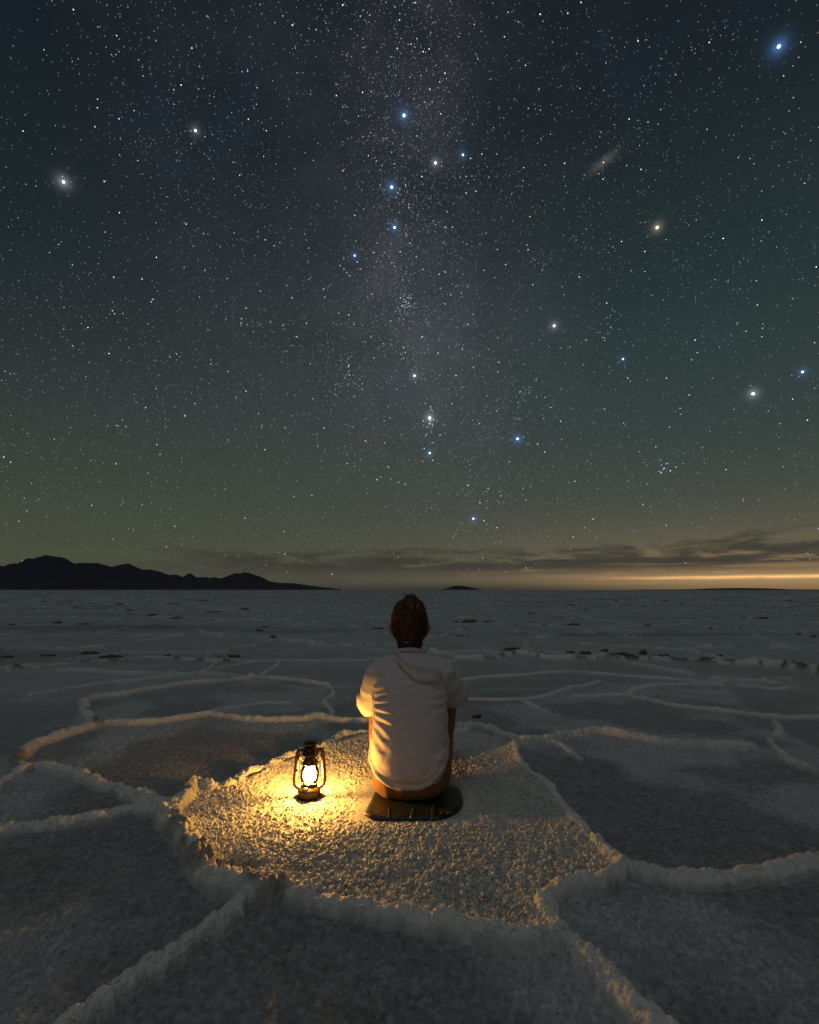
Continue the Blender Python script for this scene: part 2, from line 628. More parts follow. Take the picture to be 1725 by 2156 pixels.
# ------------------------------------------------------------------ salt flat
# crests of the salt ridges on the ground, listed by frame position of the crest
#  (name-key, points, half width m, height m, lumpiness, dirt)
RIDGES = [
    ([(405, 1640), (378, 1668), (360, 1695), (385, 1732), (408, 1765), (432, 1800), (470, 1828), (520, 1840), (580, 1850)], .062, .070, 2.0, .25),
    ([(580, 1845), (640, 1862), (700, 1876), (760, 1890), (830, 1910), (900, 1920), (980, 1934), (1060, 1946), (1130, 1952), (1190, 1950)], .044, .056, .8, .05),
    ([(405, 1640), (450, 1652), (500, 1640), (520, 1622), (570, 1608), (620, 1583), (680, 1566), (722, 1542), (775, 1536), (850, 1540), (930, 1545), (985, 1530)], .046, .040, .8, .05),
    ([(1085, 1560), (1096, 1600), (1130, 1628), (1165, 1655), (1188, 1690), (1216, 1722), (1250, 1757), (1280, 1785), (1302, 1808)], .034, .042, .5, .0),
    ([(1302, 1808), (1290, 1828), (1250, 1840), (1200, 1846), (1158, 1862), (1148, 1892), (1162, 1922), (1190, 1952)], .044, .062, .5, .0),
    ([(1302, 1808), (1350, 1822), (1430, 1832), (1500, 1834), (1580, 1822), (1650, 1812), (1740, 1792)], .046, .052, .4, .0),
    ([(1190, 1952), (1222, 1985), (1262, 2022), (1302, 2064), (1345, 2108), (1395, 2150), (1440, 2200)], .046, .060, .6, .0),
    ([(955, 1522), (1000, 1518), (1055, 1536), (1095, 1548), (1145, 1545), (1200, 1536), (1260, 1530), (1330, 1540), (1400, 1550), (1490, 1557), (1580, 1560)], .046, .055, .7, .06),
    ([(1130, 1548), (1165, 1558), (1195, 1575), (1222, 1592)], .030, .030, .4, .0),
    ([(-20, 1738), (60, 1728), (130, 1718), (200, 1708), (270, 1690), (330, 1692), (365, 1690)], .046, .046, .5, .0),
    ([(365, 1685), (320, 1675), (268, 1655), (215, 1636), (150, 1612), (90, 1598), (50, 1606)], .055, .055, .8, .0),
    ([(50, 1606), (38, 1585), (68, 1560), (112, 1545), (160, 1528), (205, 1515)], .062, .060, 1.2, .3),
    ([(205, 1515), (290, 1515), (360, 1508), (440, 1495), (500, 1504), (560, 1508), (640, 1504), (670, 1498), (710, 1508), (770, 1510)], .048, .045, .6, .0),
    ([(440, 1495), (500, 1484), (560, 1476), (610, 1476)], .030, .026, .3, .0),
    ([(-20, 1652), (20, 1630), (55, 1606)], .040, .035, .5, .0),
    ([(110, 2175), (180, 2118), (240, 2076), (310, 2022), (380, 1985), (440, 1946), (475, 1925), (495, 1895), (525, 1872), (560, 1850)], .043, .048, .6, .0),
    ([(178, 1465), (280, 1450), (380, 1434), (470, 1427), (540, 1422), (600, 1424), (690, 1434)], .060, .050, .5, .0),
    ([(178, 1465), (182, 1490), (205, 1515)], .060, .055, 1.3, .3),
    ([(-20, 1412), (60, 1401), (150, 1391), (250, 1384), (330, 1379), (400, 1383), (480, 1387)], .085, .060, 1.2, .35),
    ([(480, 1387), (580, 1387), (700, 1387), (830, 1384), (960, 1388)], .060, .045, .5, .0),
    ([(540, 1422), (575, 1402), (592, 1388)], .050, .035, .4, .0),
    ([(420, 1374), (490, 1364), (560, 1349), (580, 1342), (640, 1347), (720, 1352), (830, 1352), (880, 1358), (930, 1368), (965, 1372)], .095, .080, 1.2, .2),
    ([(60, 1460), (130, 1448), (220, 1434), (310, 1425), (385, 1416), (480, 1400), (540, 1390)], .045, .030, .4, .0),
    ([(965, 1374), (1030, 1378), (1070, 1370), (1110, 1368), (1160, 1377), (1250, 1378)], .110, .100, 1.3, .30),
    ([(1250, 1378), (1330, 1380), (1400, 1381), (1480, 1384), (1560, 1389), (1640, 1395), (1740, 1410)], .110, .090, 1.4, .40),
    ([(960, 1428), (1020, 1420), (1100, 1416), (1180, 1410), (1260, 1414), (1340, 1420), (1400, 1424), (1500, 1432), (1600, 1440)], .060, .040, .4, .0),
    ([(1350, 1462), (1400, 1474), (1470, 1484), (1560, 1495), (1640, 1504), (1740, 1502)], .055, .042, .4, .0),
    ([(1350, 1462), (1320, 1455), (1360, 1440), (1440, 1436), (1540, 1440), (1640, 1446), (1740, 1450)], .055, .035, .4, .0),
    ([(1205, 1462), (1260, 1460), (1320, 1456)], .045, .025, .3, .0),
    ([(960, 1465), (1030, 1468), (1095, 1468), (1140, 1462), (1200, 1446), (1260, 1430)], .050, .026, .4, .0),
    ([(1095, 1468), (1120, 1482), (1150, 1494)], .045, .022, .3, .0),
    ([(1630, 1508), (1640, 1528), (1622, 1552), (1652, 1586), (1740, 1620)], .050, .050, 1.0, .12),
    ([(690, 1434), (702, 1455), (684, 1472), (700, 1490), (700, 1506)], .035, .030, 1.0, .0),
]
PLATE = [(405, 1640), (500, 1640), (570, 1608), (680, 1566), (775, 1536), (850, 1540), (985, 1530), (1085, 1560), (1096, 1600),
         (1165, 1655), (1216, 1722), (1302, 1808), (1250, 1840), (1148, 1892), (1190, 1952), (1060, 1950), (900, 1925), (760, 1895),
         (640, 1865), (520, 1840), (432, 1800), (385, 1732), (360, 1695)]


def dist_poly(x, y, pts, reach):
    """distance to polyline and position along it (only inside reach, else big)"""
    D = np.full(x.shape, 99.0)
    S = np.zeros(x.shape)
    s0 = 0.0
    for (ax, ay), (bx, by) in zip(pts, pts[1:]):
        L = math.hypot(bx - ax, by - ay)
        m = (x > min(ax, bx) - reach) & (x < max(ax, bx) + reach) & (y > min(ay, by) - reach) & (y < max(ay, by) + reach)
        idx = np.nonzero(m)
        if len(idx[0]):
            xs, ys = x[idx], y[idx]
            t = np.clip(((xs - ax) * (bx - ax) + (ys - ay) * (by - ay)) / (L * L + 1e-9), 0, 1)
            d = np.hypot(xs - ax - t * (bx - ax), ys - ay - t * (by - ay))
            cur = D[idx]
            ss = S[idx]
            up = d < cur
            cur[up] = d[up]
            ss[up] = (s0 + t * L)[up]
            D[idx] = cur
            S[idx] = ss
        s0 += L
    return D, S


def catmull(pts, n=6):
    P = [pts[0]] + list(pts) + [pts[-1]]
    out = []
    for i in range(1, len(P) - 2):
        p0, p1, p2, p3 = (np.array(q, float) for q in P[i - 1:i + 3])
        for k in range(n):
            t = k / n
            out.append(tuple(.5 * ((2 * p1) + (-p0 + p2) * t + (2 * p0 - 5 * p1 + 4 * p2 - p3) * t * t + (-p0 + 3 * p1 - 3 * p2 + p3) * t ** 3)))
    out.append(tuple(map(float, P[-1])))
    return out


def inside(x, y, poly):
    r = np.zeros(x.shape, bool)
    n = len(poly)
    for i in range(n):
        (ax, ay), (bx, by) = poly[i], poly[(i + 1) % n]
        if ay == by:
            continue
        c = ((ay > y) != (by > y)) & (x < (bx - ax) * (y - ay) / (by - ay) + ax)
        r ^= c
    return r


RW = [(catmull([ground_at(px, py, h * .8) for px, py in pts]), w, h, lump, dirt) for pts, w, h, lump, dirt in RIDGES]
PW = catmull([ground_at(px, py, .04) for px, py in PLATE], 3)
PIT = ground_at(505, 1812, .03)          # dark broken hollow in the near left rim


LX, LY = ground_at(651, 1677, .01)      # foot of the lantern
MAT_C = ground_at(870, 1680, .01)


def plate_base(x, y):
    """gentle heights of the sheltered central plate (for things standing on it)"""
    return 0.0


def salt_height(x, y):
    """height, ridge id, tint (n,3) of the salt flat at points x,y"""
    r = np.hypot(x, y)
    wx = x + .022 * (fbm(x * 7, y * 7, 3, 5) - .5) * 2 + .008 * (fbm(x * 30, y * 30, 2, 6) - .5) * 2
    wy = y + .022 * (fbm(x * 7, y * 7, 3, 15) - .5) * 2 + .008 * (fbm(x * 30, y * 30, 2, 16) - .5) * 2
    near = r < 13
    z = np.zeros(x.shape)
    rid = np.full(x.shape, -1)
    rmask = np.zeros(x.shape)
    lumps = np.zeros(x.shape)
    dirt = np.zeros(x.shape)
    best = np.full(x.shape, 1.25)
    shoulder = np.zeros(x.shape)
    for i, (pts, w, h, lump, dr) in enumerate(RW):
        w, h = w * (.60 if i < 16 else .50), h * .70
        D, S = dist_poly(wx, wy, pts, .45)
        ok = D < .45
        if not ok.any():
            continue
        d, s = D[ok], S[ok]
        ww = w * (.78 + .5 * vnoise(s * 5.0, np.full(s.shape, i * 7.7), 3))
        hh = h * (.75 + .45 * vnoise(s * 6.5, np.full(s.shape, i * 3.3), 4))
        u = d / ww
        prof = np.clip(1 - np.clip(u / 1.15, 0, 1) ** 2.3, 0, 1) ** .58
        hv = hh * prof
        sh = h * .14 * np.exp(-(d / (w * 2.4)) ** 1.5)
        z[ok] = np.maximum(z[ok], hv)
        shoulder[ok] = np.maximum(shoulder[ok], sh)
        rm = sstep(1.5, .75, u)
        rmask[ok] = np.maximum(rmask[ok], rm)
        lumps[ok] = np.maximum(lumps[ok], rm * lump)
        dirt[ok] = np.maximum(dirt[ok], rm * dr)
        cur = best[ok]
        up = u < cur
        ci = rid[ok]
        ci[up] = i
        rid[ok] = ci
        cur[up] = u[up]
        best[ok] = cur
    z = np.maximum(z, 0) + shoulder * (1 - .75 * rmask)
    # the plate with the person: a shallow bowl that rises to its rim
    ins = inside(wx, wy, PW)
    dl, _ = dist_poly(wx, wy, PW + [PW[0]], .8)
    rimrise = np.where(ins, .026 * np.exp(-np.clip(dl, 0, 3) / .085), 0)
    inn = np.where(ins, sstep(0, .03, np.clip(dl, 0, 1)), 0.0)
    z = np.maximum(z, rimrise + .25 * z)
    # far network of low polygon ridges
    fx = x * .46 + .9 * (fbm(x * .25, y * .25, 3, 31) - .5) + .12 * (fbm(x * 2.0, y * 2.0, 3, 33) - .5)
    fy = y * .38 + .9 * (fbm(x * .25, y * .25, 3, 41) - .5) + .12 * (fbm(x * 2.0, y * 2.0, 3, 43) - .5)
    d1, d2, cid = worley(fx, fy, 77, .95, True)
    e = (d2 - d1) / .44
    fade = sstep(3.9, 6.5, r) * sstep(220, 70, r)
    patch = sstep(.36, .62, fbm(x * .55, y * .55, 3, 51))
    fr = np.exp(-(e / (.055 + .0022 * np.minimum(r, 60))) ** 2) * (.60 + .40 * patch)
    z = z + fade * fr * (.045 + .06 * np.minimum(r, 60) / 60)
    rmask = np.maximum(rmask, fade * fr * .95)
    # broad unevenness
    z = z + .016 * (fbm(x * 1.6, y * 1.6, 3, 61) - .5) * sstep(40, 8, r)
    # cauliflower lumps on the ridges
    l1, q1 = worley(wx * 20, wy * 20, 8)
    l2, q2 = worley(wx * 48, wy * 48, 9)
    dome1 = np.sqrt(np.clip(1 - (l1 / .75) ** 2, 0, 1)) * (.4 + .6 * q1)
    dome2 = np.sqrt(np.clip(1 - (l2 / .75) ** 2, 0, 1)) * (.4 + .6 * q2)
    z = z + rmask * (.0060 * (dome1 - .45) + .0065 * (dome2 - .45) + .006 * (fbm(x * 90, y * 90, 2, 72) - .5)) * (r < 14) * (1 - .85 * sstep(2.3, 4, r))
    z = z + np.maximum(lumps, .45 * rmask) * sstep(6.5, 2.6, r) * (.017 * (dome1 - .40) + .009 * (dome2 - .4) + .024 * (fbm(x * 13, y * 13, 3, 71) - .5)) * (r < 14)
    # granules: popcorn salt on the plate, finer sparser crystals elsewhere
    clump = fbm(x * 6, y * 6, 3, 81)
    clump2 = fbm(x * 2.3 + 5, y * 2.3, 3, 83)
    g1, w1 = worley(wx * 58, wy * 58, 18)
    g2, w2 = worley(wx * 115, wy * 115, 19)
    gd1 = np.sqrt(np.clip(1 - (g1 / .62) ** 2, 0, 1)) * sstep(.15, .75, w1)
    gd2 = np.sqrt(np.clip(1 - (g2 / .62) ** 2, 0, 1)) * sstep(.10, .8, w2)
    gnear = sstep(6.5, 3.2, r)
    frontness = sstep(2.15, 1.75, y) * .6 + .7
    gp = (gd1 * .0055 * (.35 + 1.0 * clump) + gd2 * .0040 + .012 * (clump - .5)) * frontness
    fsel = sstep(.42, .68, clump2)
    go = (gd1 * sstep(.55, .8, w1) * .0060 + gd2 * sstep(.35, .8, w2) * .0028) * (.35 + .9 * fsel)
    bed = sstep(.20, .28, np.maximum(np.abs(x - MAT_C[0]), np.abs(y - MAT_C[1]) * 1.25))
    gp = gp * (.15 + .85 * bed)
    z = z + gnear * (inn * gp + (1 - inn) * (1 - rmask) * go)
    # the broken hollow
    pd = np.hypot((x - PIT[0]) / .075, (y - PIT[1]) / .038) + .8 * (fbm(x * 24, y * 24, 3, 91) - .5)
    pit = sstep(1.25, .6, pd)
    z = z - pit * (.045 + .015 * dome1)
    # ---- pigment: white crust, greyer damp floors, brown mud specks
    t = np.empty(x.shape + (3,))
    # floors outside the plate
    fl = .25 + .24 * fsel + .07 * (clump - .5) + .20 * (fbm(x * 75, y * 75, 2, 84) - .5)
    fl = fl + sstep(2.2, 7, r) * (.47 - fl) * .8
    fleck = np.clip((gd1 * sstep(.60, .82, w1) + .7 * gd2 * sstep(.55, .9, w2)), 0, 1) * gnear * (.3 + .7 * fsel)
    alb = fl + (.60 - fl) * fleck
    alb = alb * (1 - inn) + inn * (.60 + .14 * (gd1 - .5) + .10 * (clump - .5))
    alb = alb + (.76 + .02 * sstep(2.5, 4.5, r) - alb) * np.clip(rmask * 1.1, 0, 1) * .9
    # far streaks of browner, damper salt
    streak = fbm(x * .10, y * .75, 4, 95, .6)
    sk = sstep(.52, .72, streak) * sstep(5, 12, r)
    alb = alb * (1 - .42 * sk)
    farv = fbm(x * .02, y * .02, 3, 97)
    alb = alb * (1 + .25 * (farv - .5) * sstep(10, 40, r))
    alb = np.clip(alb, .05, .82)
    t[..., 0] = alb * (.97 - .05 * sstep(3, 9, r) + .03 * np.maximum(rmask, inn))
    t[..., 1] = alb * 1.0
    t[..., 2] = alb * (.98 - .05 * rmask - .06 * inn)
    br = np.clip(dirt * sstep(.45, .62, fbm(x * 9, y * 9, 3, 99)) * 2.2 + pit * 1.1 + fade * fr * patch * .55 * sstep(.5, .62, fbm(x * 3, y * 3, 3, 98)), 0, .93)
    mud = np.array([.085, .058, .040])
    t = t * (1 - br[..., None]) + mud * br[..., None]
    return z, rid, t, (rmask, inn, fsel, clump)


def build_flat():
    # rows: distance, columns: bearing (dense where the photo looks)
    rows = [0.35, .5, .62, .72, .80]
    d = .84
    while d < 2.9:
        rows.append(d)
        d += .0056
    step = .0056
    while d < 45:
        rows.append(d)
        step = min(step * 1.0125, d * .014)
        d += step
    while d < 60000:
        rows.append(d)
        d *= 1.09
    rows = np.array(rows)
    a = np.concatenate([np.arange(-180, -60, 4.0), np.arange(-60, -44, .5), np.arange(-44, 44.001, .092), np.arange(44.5, 60, .5), np.arange(60, 180.1, 4.0)])
    a = np.radians(a)
    A, D = np.meshgrid(a, rows)
    X, Y = D * np.sin(A), D * np.cos(A)
    shp = X.shape
    z, rid, t, _ = salt_height(X.ravel(), Y.ravel())
    # calm the coarse outer columns
    outer = (np.abs(A.ravel()) > R(61)) & (D.ravel() > 1)
    z[outer] *= .3
    V = np.stack([X.ravel(), Y.ravel(), z], 1)
    print('flat', shp, shp[0] * shp[1])
    nr, nc = shp
    I = np.arange(nr * nc).reshape(nr, nc)
    F = np.stack([I[:-1, :-1].ravel(), I[:-1, 1:].ravel(), I[1:, 1:].ravel(), I[1:, :-1].ravel()], 1)

    # vertex normals of the whole sheet, so that the pieces meet without a seam
    P = V.reshape(nr, nc, 3)
    du = np.gradient(P, axis=1)
    dv = np.gradient(P, axis=0)
    N = np.cross(du, dv)
    N /= np.linalg.norm(N, axis=2, keepdims=True) + 1e-12
    N = N.reshape(-1, 3)
    N[N[:, 2] < 0] *= -1
    fr = rid[F]
    key = np.where((fr == fr[:, :1]).all(1), fr[:, 0], -1)
    root = None
    for k in [-1] + list(range(len(RW))):
        sel = F[key == k]
        if len(sel) < 60:
            continue
        used, inv = np.unique(sel, return_inverse=True)
        fs = inv.reshape(sel.shape)
        name = 'salt_flat' if k < 0 else 'salt_ridge'
        if k < 0:       # close the hole under the camera
            me = np_mesh(name, V[used], fs)
        else:
            me = np_mesh(name, V[used], fs)
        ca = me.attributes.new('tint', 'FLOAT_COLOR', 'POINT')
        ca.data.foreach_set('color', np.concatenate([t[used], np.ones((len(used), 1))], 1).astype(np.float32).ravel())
        try:
            cn = me.attributes.new('custom_normal', 'FLOAT_VECTOR', 'POINT')
            cn.data.foreach_set('vector', N[used].astype(np.float32).ravel())
        except Exception as ex:
            print('custom normal', ex)
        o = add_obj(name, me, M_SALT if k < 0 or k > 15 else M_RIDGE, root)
        if k < 0:
            root = tag(o, 'grey white salt flat cracked into polygons reaching the horizon', None, None, 'structure')
            # small plug straight below the camera
            bm = bmesh.new()
            bmesh.ops.create_circle(bm, cap_ends=True, radius=.36, segments=48)
            plug = bm_obj('salt_patch', bm, M_SALT, root, False)
            plug.location.z = -.004
            pa = plug.data.attributes.new('tint', 'FLOAT_COLOR', 'POINT')
            pa.data.foreach_set('color', [.3, .3, .31, 1] * len(plug.data.vertices))
    return root


salt_flat = build_flat()


def gz(x, y):
    zz = salt_height(np.array([x]), np.array([y]))
    return float(zz[0][0])


LX, LY = ground_at(651, 1677, .01)
MAT_C = ground_at(870, 1680, .01)


def build_granules():
    """popcorn grains of salt lying on the plate, the ridges and the near floors"""
    rng = np.random.RandomState(21)
    g = (1 + 5 ** .5) / 2
    iv = np.array([(-1, g, 0), (1, g, 0), (-1, -g, 0), (1, -g, 0), (0, -1, g), (0, 1, g), (0, -1, -g), (0, 1, -g), (g, 0, -1), (g, 0, 1), (-g, 0, -1), (-g, 0, 1)], float)
    iv /= np.linalg.norm(iv[0])
    jf = np.array([(0, 11, 5), (0, 5, 1), (0, 1, 7), (0, 7, 10), (0, 10, 11), (1, 5, 9), (5, 11, 4), (11, 10, 2), (10, 7, 6), (7, 1, 8), (3, 9, 4), (3, 4, 2), (3, 2, 6), (3, 6, 8), (3, 8, 9), (4, 9, 5), (2, 4, 11), (6, 2, 10), (8, 6, 7), (9, 8, 1)])
    N = 190000
    y = rng.uniform(.95, 4.2, N)
    x = rng.uniform(-1, 1, N) * (y * .95 + .1)
    z, rid, t, (rm, inn, fsel, clump) = salt_height(x, y)
    front = sstep(2.1, 1.7, y)

    def ins_k(a, b_):
        return inside(a, b_, PW)
    p = inn * (1 - rm) * (.75 + .25 * front) * np.clip(.35 + 1.3 * clump, 0, 1) + (1 - inn) * (1 - rm) * .24 * (.25 + fsel) * (y < 2.4) + rm * (y < 3.2) * np.where(ins_k(x, y), .5, .42) * np.where(y < 2.6, 1, .4)
    p *= np.where(y > 3.0, .5, 1)
    on_lamp = np.hypot(x - LX, y - LY) < .062
    on_mat = (np.abs(x - MAT_C[0]) < .27) & (y > 2.05) & (y < 2.48)
    keep = (rng.uniform(0, 1, N) < p) & ~on_lamp & ~on_mat
    x, y, z, t, rm, inn, front, clump = (a[keep] for a in (x, y, z, t, rm, inn, front, clump))
    n = len(x)
    print('granules', n)
    sz = (.0024 + .0036 * rng.uniform(0, 1, n) ** 2.2) * (1 + .32 * front * inn) * (.75 + .5 * clump)
    sz *= np.where((inn < .5) & (rm < .4), .72, np.where(rm > .4, .62, 1))
    near = np.hypot(x - LX, y - LY)
    sz *= np.where(near < .35, .72, 1.0)
    stretch = rng.uniform(.75, 1.3, (n, 3))
    stretch[:, 2] *= np.where((inn < .5) & (rm < .4), .55, .95)
    a = rng.uniform(0, 6.283, n)
    ca_, sa_ = np.cos(a)[:, None], np.sin(a)[:, None]
    jv = iv[None] * (1 + .18 * rng.normal(0, 1, (n, 12, 1))) * stretch[:, None, :] * sz[:, None, None]
    V = np.empty((n, 12, 3))
    V[:, :, 0] = jv[:, :, 0] * ca_ - jv[:, :, 1] * sa_ + x[:, None]
    V[:, :, 1] = jv[:, :, 0] * sa_ + jv[:, :, 1] * ca_ + y[:, None]
    V[:, :, 2] = jv[:, :, 2] + (z + sz * np.where(rm > .4, .05, .22))[:, None]
    F = (np.arange(n) * 12)[:, None, None] + jf[None]
    me = np_mesh('salt_granules', V.reshape(-1, 3), F.reshape(-1, 3))
    col = np.clip(np.maximum(t, np.where(rm > .4, .0, .42)[:, None]) * rng.uniform(.85, 1.15, (n, 1)), 0, .8)
    at = me.attributes.new('tint', 'FLOAT_COLOR', 'POINT')
    at.data.foreach_set('color', np.repeat(np.concatenate([col, np.ones((n, 1))], 1), 12, 0).astype(np.float32).ravel())
    o = add_obj('salt_granules', me, M_SALT, salt_flat)
    o['kind'] = 'stuff'


build_granules()


# uplifted crust slabs out on the flat
def build_slabs():
    rng = random.Random(5)
    protos = []
    for k in range(6):
        bm = bmesh.new()
        bmesh.ops.create_icosphere(bm, subdivisions=3, radius=1)
        for v in bm.verts:
            p = v.co.copy()
            n_ = mnoise.fractal(p * 1.6 + Vector((k * 9.1, 0, 0)), .6, 2.1, 4)
            f = 1 + .55 * n_
            v.co = Vector((p.x * f, p.y * f * .8, max(-.25, p.z * f * (.8 + .5 * mnoise.noise(Vector((p.x * 3 + k, p.y * 3, 0)))))))
        me = bpy.data.meshes.new('crust_slab')
        bm.to_mesh(me)
        bm.free()
        smooth_me(me)
        me.materials.append(M_MUD)
        protos.append(me)
    spots = []
    K = .5

    def c5(cx, cy, w, hh):
        spots.append((cx * .5, 1078.1 + cy * .5, w * .5, hh * .5))

    def c6(cx, cy, w, hh):
        spots.append((862.5 + cx * .5, 1078.1 + cy * .5, w * .5, hh * .5))
    for a in [(502, 388, 34, 8), (546, 414, 28, 6), (640, 433, 40, 9), (742, 446, 50, 8), (1030, 408, 40, 8), (895, 420, 56, 6), (108, 438, 26, 8),
              (55, 474, 40, 7), (242, 464, 34, 9), (360, 471, 56, 7), (1090, 498, 40, 9), (1120, 483, 30, 8), (1596, 489, 44, 8), (735, 386, 46, 5),
              (1516, 386, 26, 6), (470, 607, 80, 14), (372, 592, 90, 9), (690, 604, 46, 11), (975, 606, 90, 10), (1152, 526, 30, 15), (30, 610, 60, 8),
              (180, 378, 40, 5), (310, 400, 30, 5), (860, 372, 40, 5), (1210, 352, 30, 4), (200, 604, 60, 8), (270, 634, 60, 8)]:
        c5(*a)
    for a in [(198, 462, 26, 8), (250, 460, 70, 13), (340, 461, 56, 7), (735, 409, 44, 6), (514, 427, 30, 8), (690, 473, 56, 9), (1002, 477, 32, 7),
              (562, 474, 22, 6), (208, 520, 28, 5), (872, 375, 16, 6), (1150, 387, 30, 6), (1490, 446, 44, 9), (1455, 499, 50, 8), (1700, 523, 38, 7),
              (1640, 513, 18, 8), (1078, 373, 34, 4), (548, 383, 56, 5), (990, 397, 16, 7), (1270, 490, 20, 7), (1410, 447, 20, 6), (1380, 490, 40, 6),
              (440, 578, 70, 15), (740, 592, 60, 14), (820, 582, 34, 14), (890, 598, 110, 15), (985, 592, 44, 18), (1060, 605, 80, 14), (1300, 604, 60, 14),
              (1480, 624, 90, 18), (1250, 618, 90, 12), (680, 590, 40, 10), (1615, 642, 24, 14), (540, 590, 30, 7), (1600, 372, 30, 5), (1480, 377, 30, 5),
              (355, 355, 24, 4), (1660, 384, 30, 6), (680, 392, 36, 5)]:
        c6(*a)
    spots.append((1004, 1508, 17, 9))
    for i in range(18):
        yy = 1246 + 70 * rng.random() ** 1.7
        spots.append((rng.uniform(-10, 1735), yy, rng.uniform(5, 16), rng.uniform(1.0, 2.2)))
    for i, (px, py, w, hh) in enumerate(spots):
        x, y = ground_at(px, py + hh * .35, .0)
        if x * x + y * y > 600 ** 2:
            continue
        dep = y * math.cos(PITCH) - CAM_H * math.sin(PITCH)
        o = bpy.data.objects.new('crust_slab', protos[i % 6])
        ww = .5 * w / FOC * dep
        hz_ = hh / FOC * dep * (.9 if i < 67 else .7)
        o.location = (x, y, gz(x, y) * .85)
        o.rotation_euler = (0, 0, rng.uniform(-.35, .35))
        o.scale = (ww, min(ww * .6, .5), min(hz_, .45))
        link(o, salt_flat)


build_slabs()


# ------------------------------------------------------------------ mountains
def mountain(name, prof, dist, depth, label, rough=1.0, seed=3):
    """prof: list of (frame x, frame y of the skyline). A solid massif with spurs, standing at 'dist'."""
    xs = np.array([p[0] for p in prof], float)
    ys = np.array([p[1] for p in prof], float)
    NU, NV = 420, 46
    U = np.linspace(xs[0], xs[-1], NU)
    H = np.interp(U, xs, ys)
    verts = []
    rng = np.random.RandomState(seed)
    for j in range(NV):
        v = j / (NV - 1)                   # 0 near foot, .5 crest, 1 far foot
        for i in range(NU):
            dr = ray(U[i], H[i])
            hx = math.hypot(dr.x, dr.y)
            crest = max(0.0, CAM_H + dist * dr.z / hx)
            ux, uy = dr.x / hx, dr.y / hx
            off = (v - .5) * 2
            dd = dist + off * depth * (1 if off < 0 else 1.2)
            f = max(0.0, 1 - abs(off) ** .9)
            verts.append((ux * dd, uy * dd, crest, f, off))
    a = np.array(verts)
    X, Y, cr, f, off = a.T
    sp = fbm(X / (dist * .022), Y / (dist * .022), 5, seed, .55)
    ridge = 1 - np.abs(sp - .5) * 2
    Z = cr * f * (1 - (1 - f) * .55 * ridge * rough) + cr * .05 * (fbm(X / (dist * .006), Y / (dist * .006), 4, seed + 9) - .5) * f
    Z = np.where((np.abs(off) > .995), -5, Z)
    I = np.arange(NU * NV).reshape(NV, NU)
    F = np.stack([I[:-1, :-1].ravel(), I[:-1, 1:].ravel(), I[1:, 1:].ravel(), I[1:, :-1].ravel()], 1)
    me = np_mesh(name, np.stack([X, Y, Z], 1), F)
    o = add_obj(name, me, M_ROCK)
    return tag(o, label, 'mountain' if 'range' in name else 'hill', None, 'structure')


def c5p(l):
    return [(x * .5, 1078.1 + y * .5) for x, y in l]


mountain('mountain_range', [(-1500, 1241.5), (-1150, 1226), (-900, 1214), (-700, 1196), (-500, 1205), (-300, 1180), (-150, 1200), (-60, 1188)] + c5p([(0, 222), (20, 222), (42, 212), (75, 211), (90, 203), (105, 195), (120, 188),
         (140, 191), (155, 187), (170, 180), (195, 174), (225, 179), (262, 184), (290, 196), (312, 211), (345, 208), (375, 211), (410, 209), (432, 217), (450, 221),
         (470, 228), (495, 220), (520, 214), (545, 211), (562, 221), (580, 229), (600, 238), (632, 238), (660, 243), (690, 254), (715, 263), (735, 259), (752, 263),
         (772, 271), (785, 261), (800, 252), (812, 260), (828, 274), (845, 272), (865, 270), (882, 277), (905, 271), (925, 278), (945, 272), (965, 264), (990, 254),
         (1010, 256), (1030, 249), (1060, 257), (1090, 267), (1110, 274), (1128, 287), (1150, 293), (1190, 297), (1240, 299), (1290, 306), (1340, 313), (1390, 319), (1440, 325.5)]),
         14000, 2600, 'dark jagged mountain range on the left horizon behind the salt flat')
mountain('island_hill', [(862.5 + x * .5, 1078.1 + y * .5) for x, y in [(130, 327), (150, 323), (165, 318), (178, 312), (195, 309), (215, 310), (235, 312), (255, 316), (275, 321), (300, 326)]],
         16000, 500, 'small flat topped dark hill on the horizon beside the seated person', .5, 8)
mountain('low_hills', [(862.5 + x * .5, 1078.1 + y * .5) for x, y in [(900, 328), (1000, 326), (1120, 326), (1200, 324.5), (1260, 321.5), (1330, 320), (1400, 319.5), (1480, 320.5), (1540, 322), (1600, 325), (1660, 325.5), (1800, 326), (2200, 324), (2600, 327)]],
         17000, 600, 'long low dark rise along the right horizon under the glow', .4, 9)


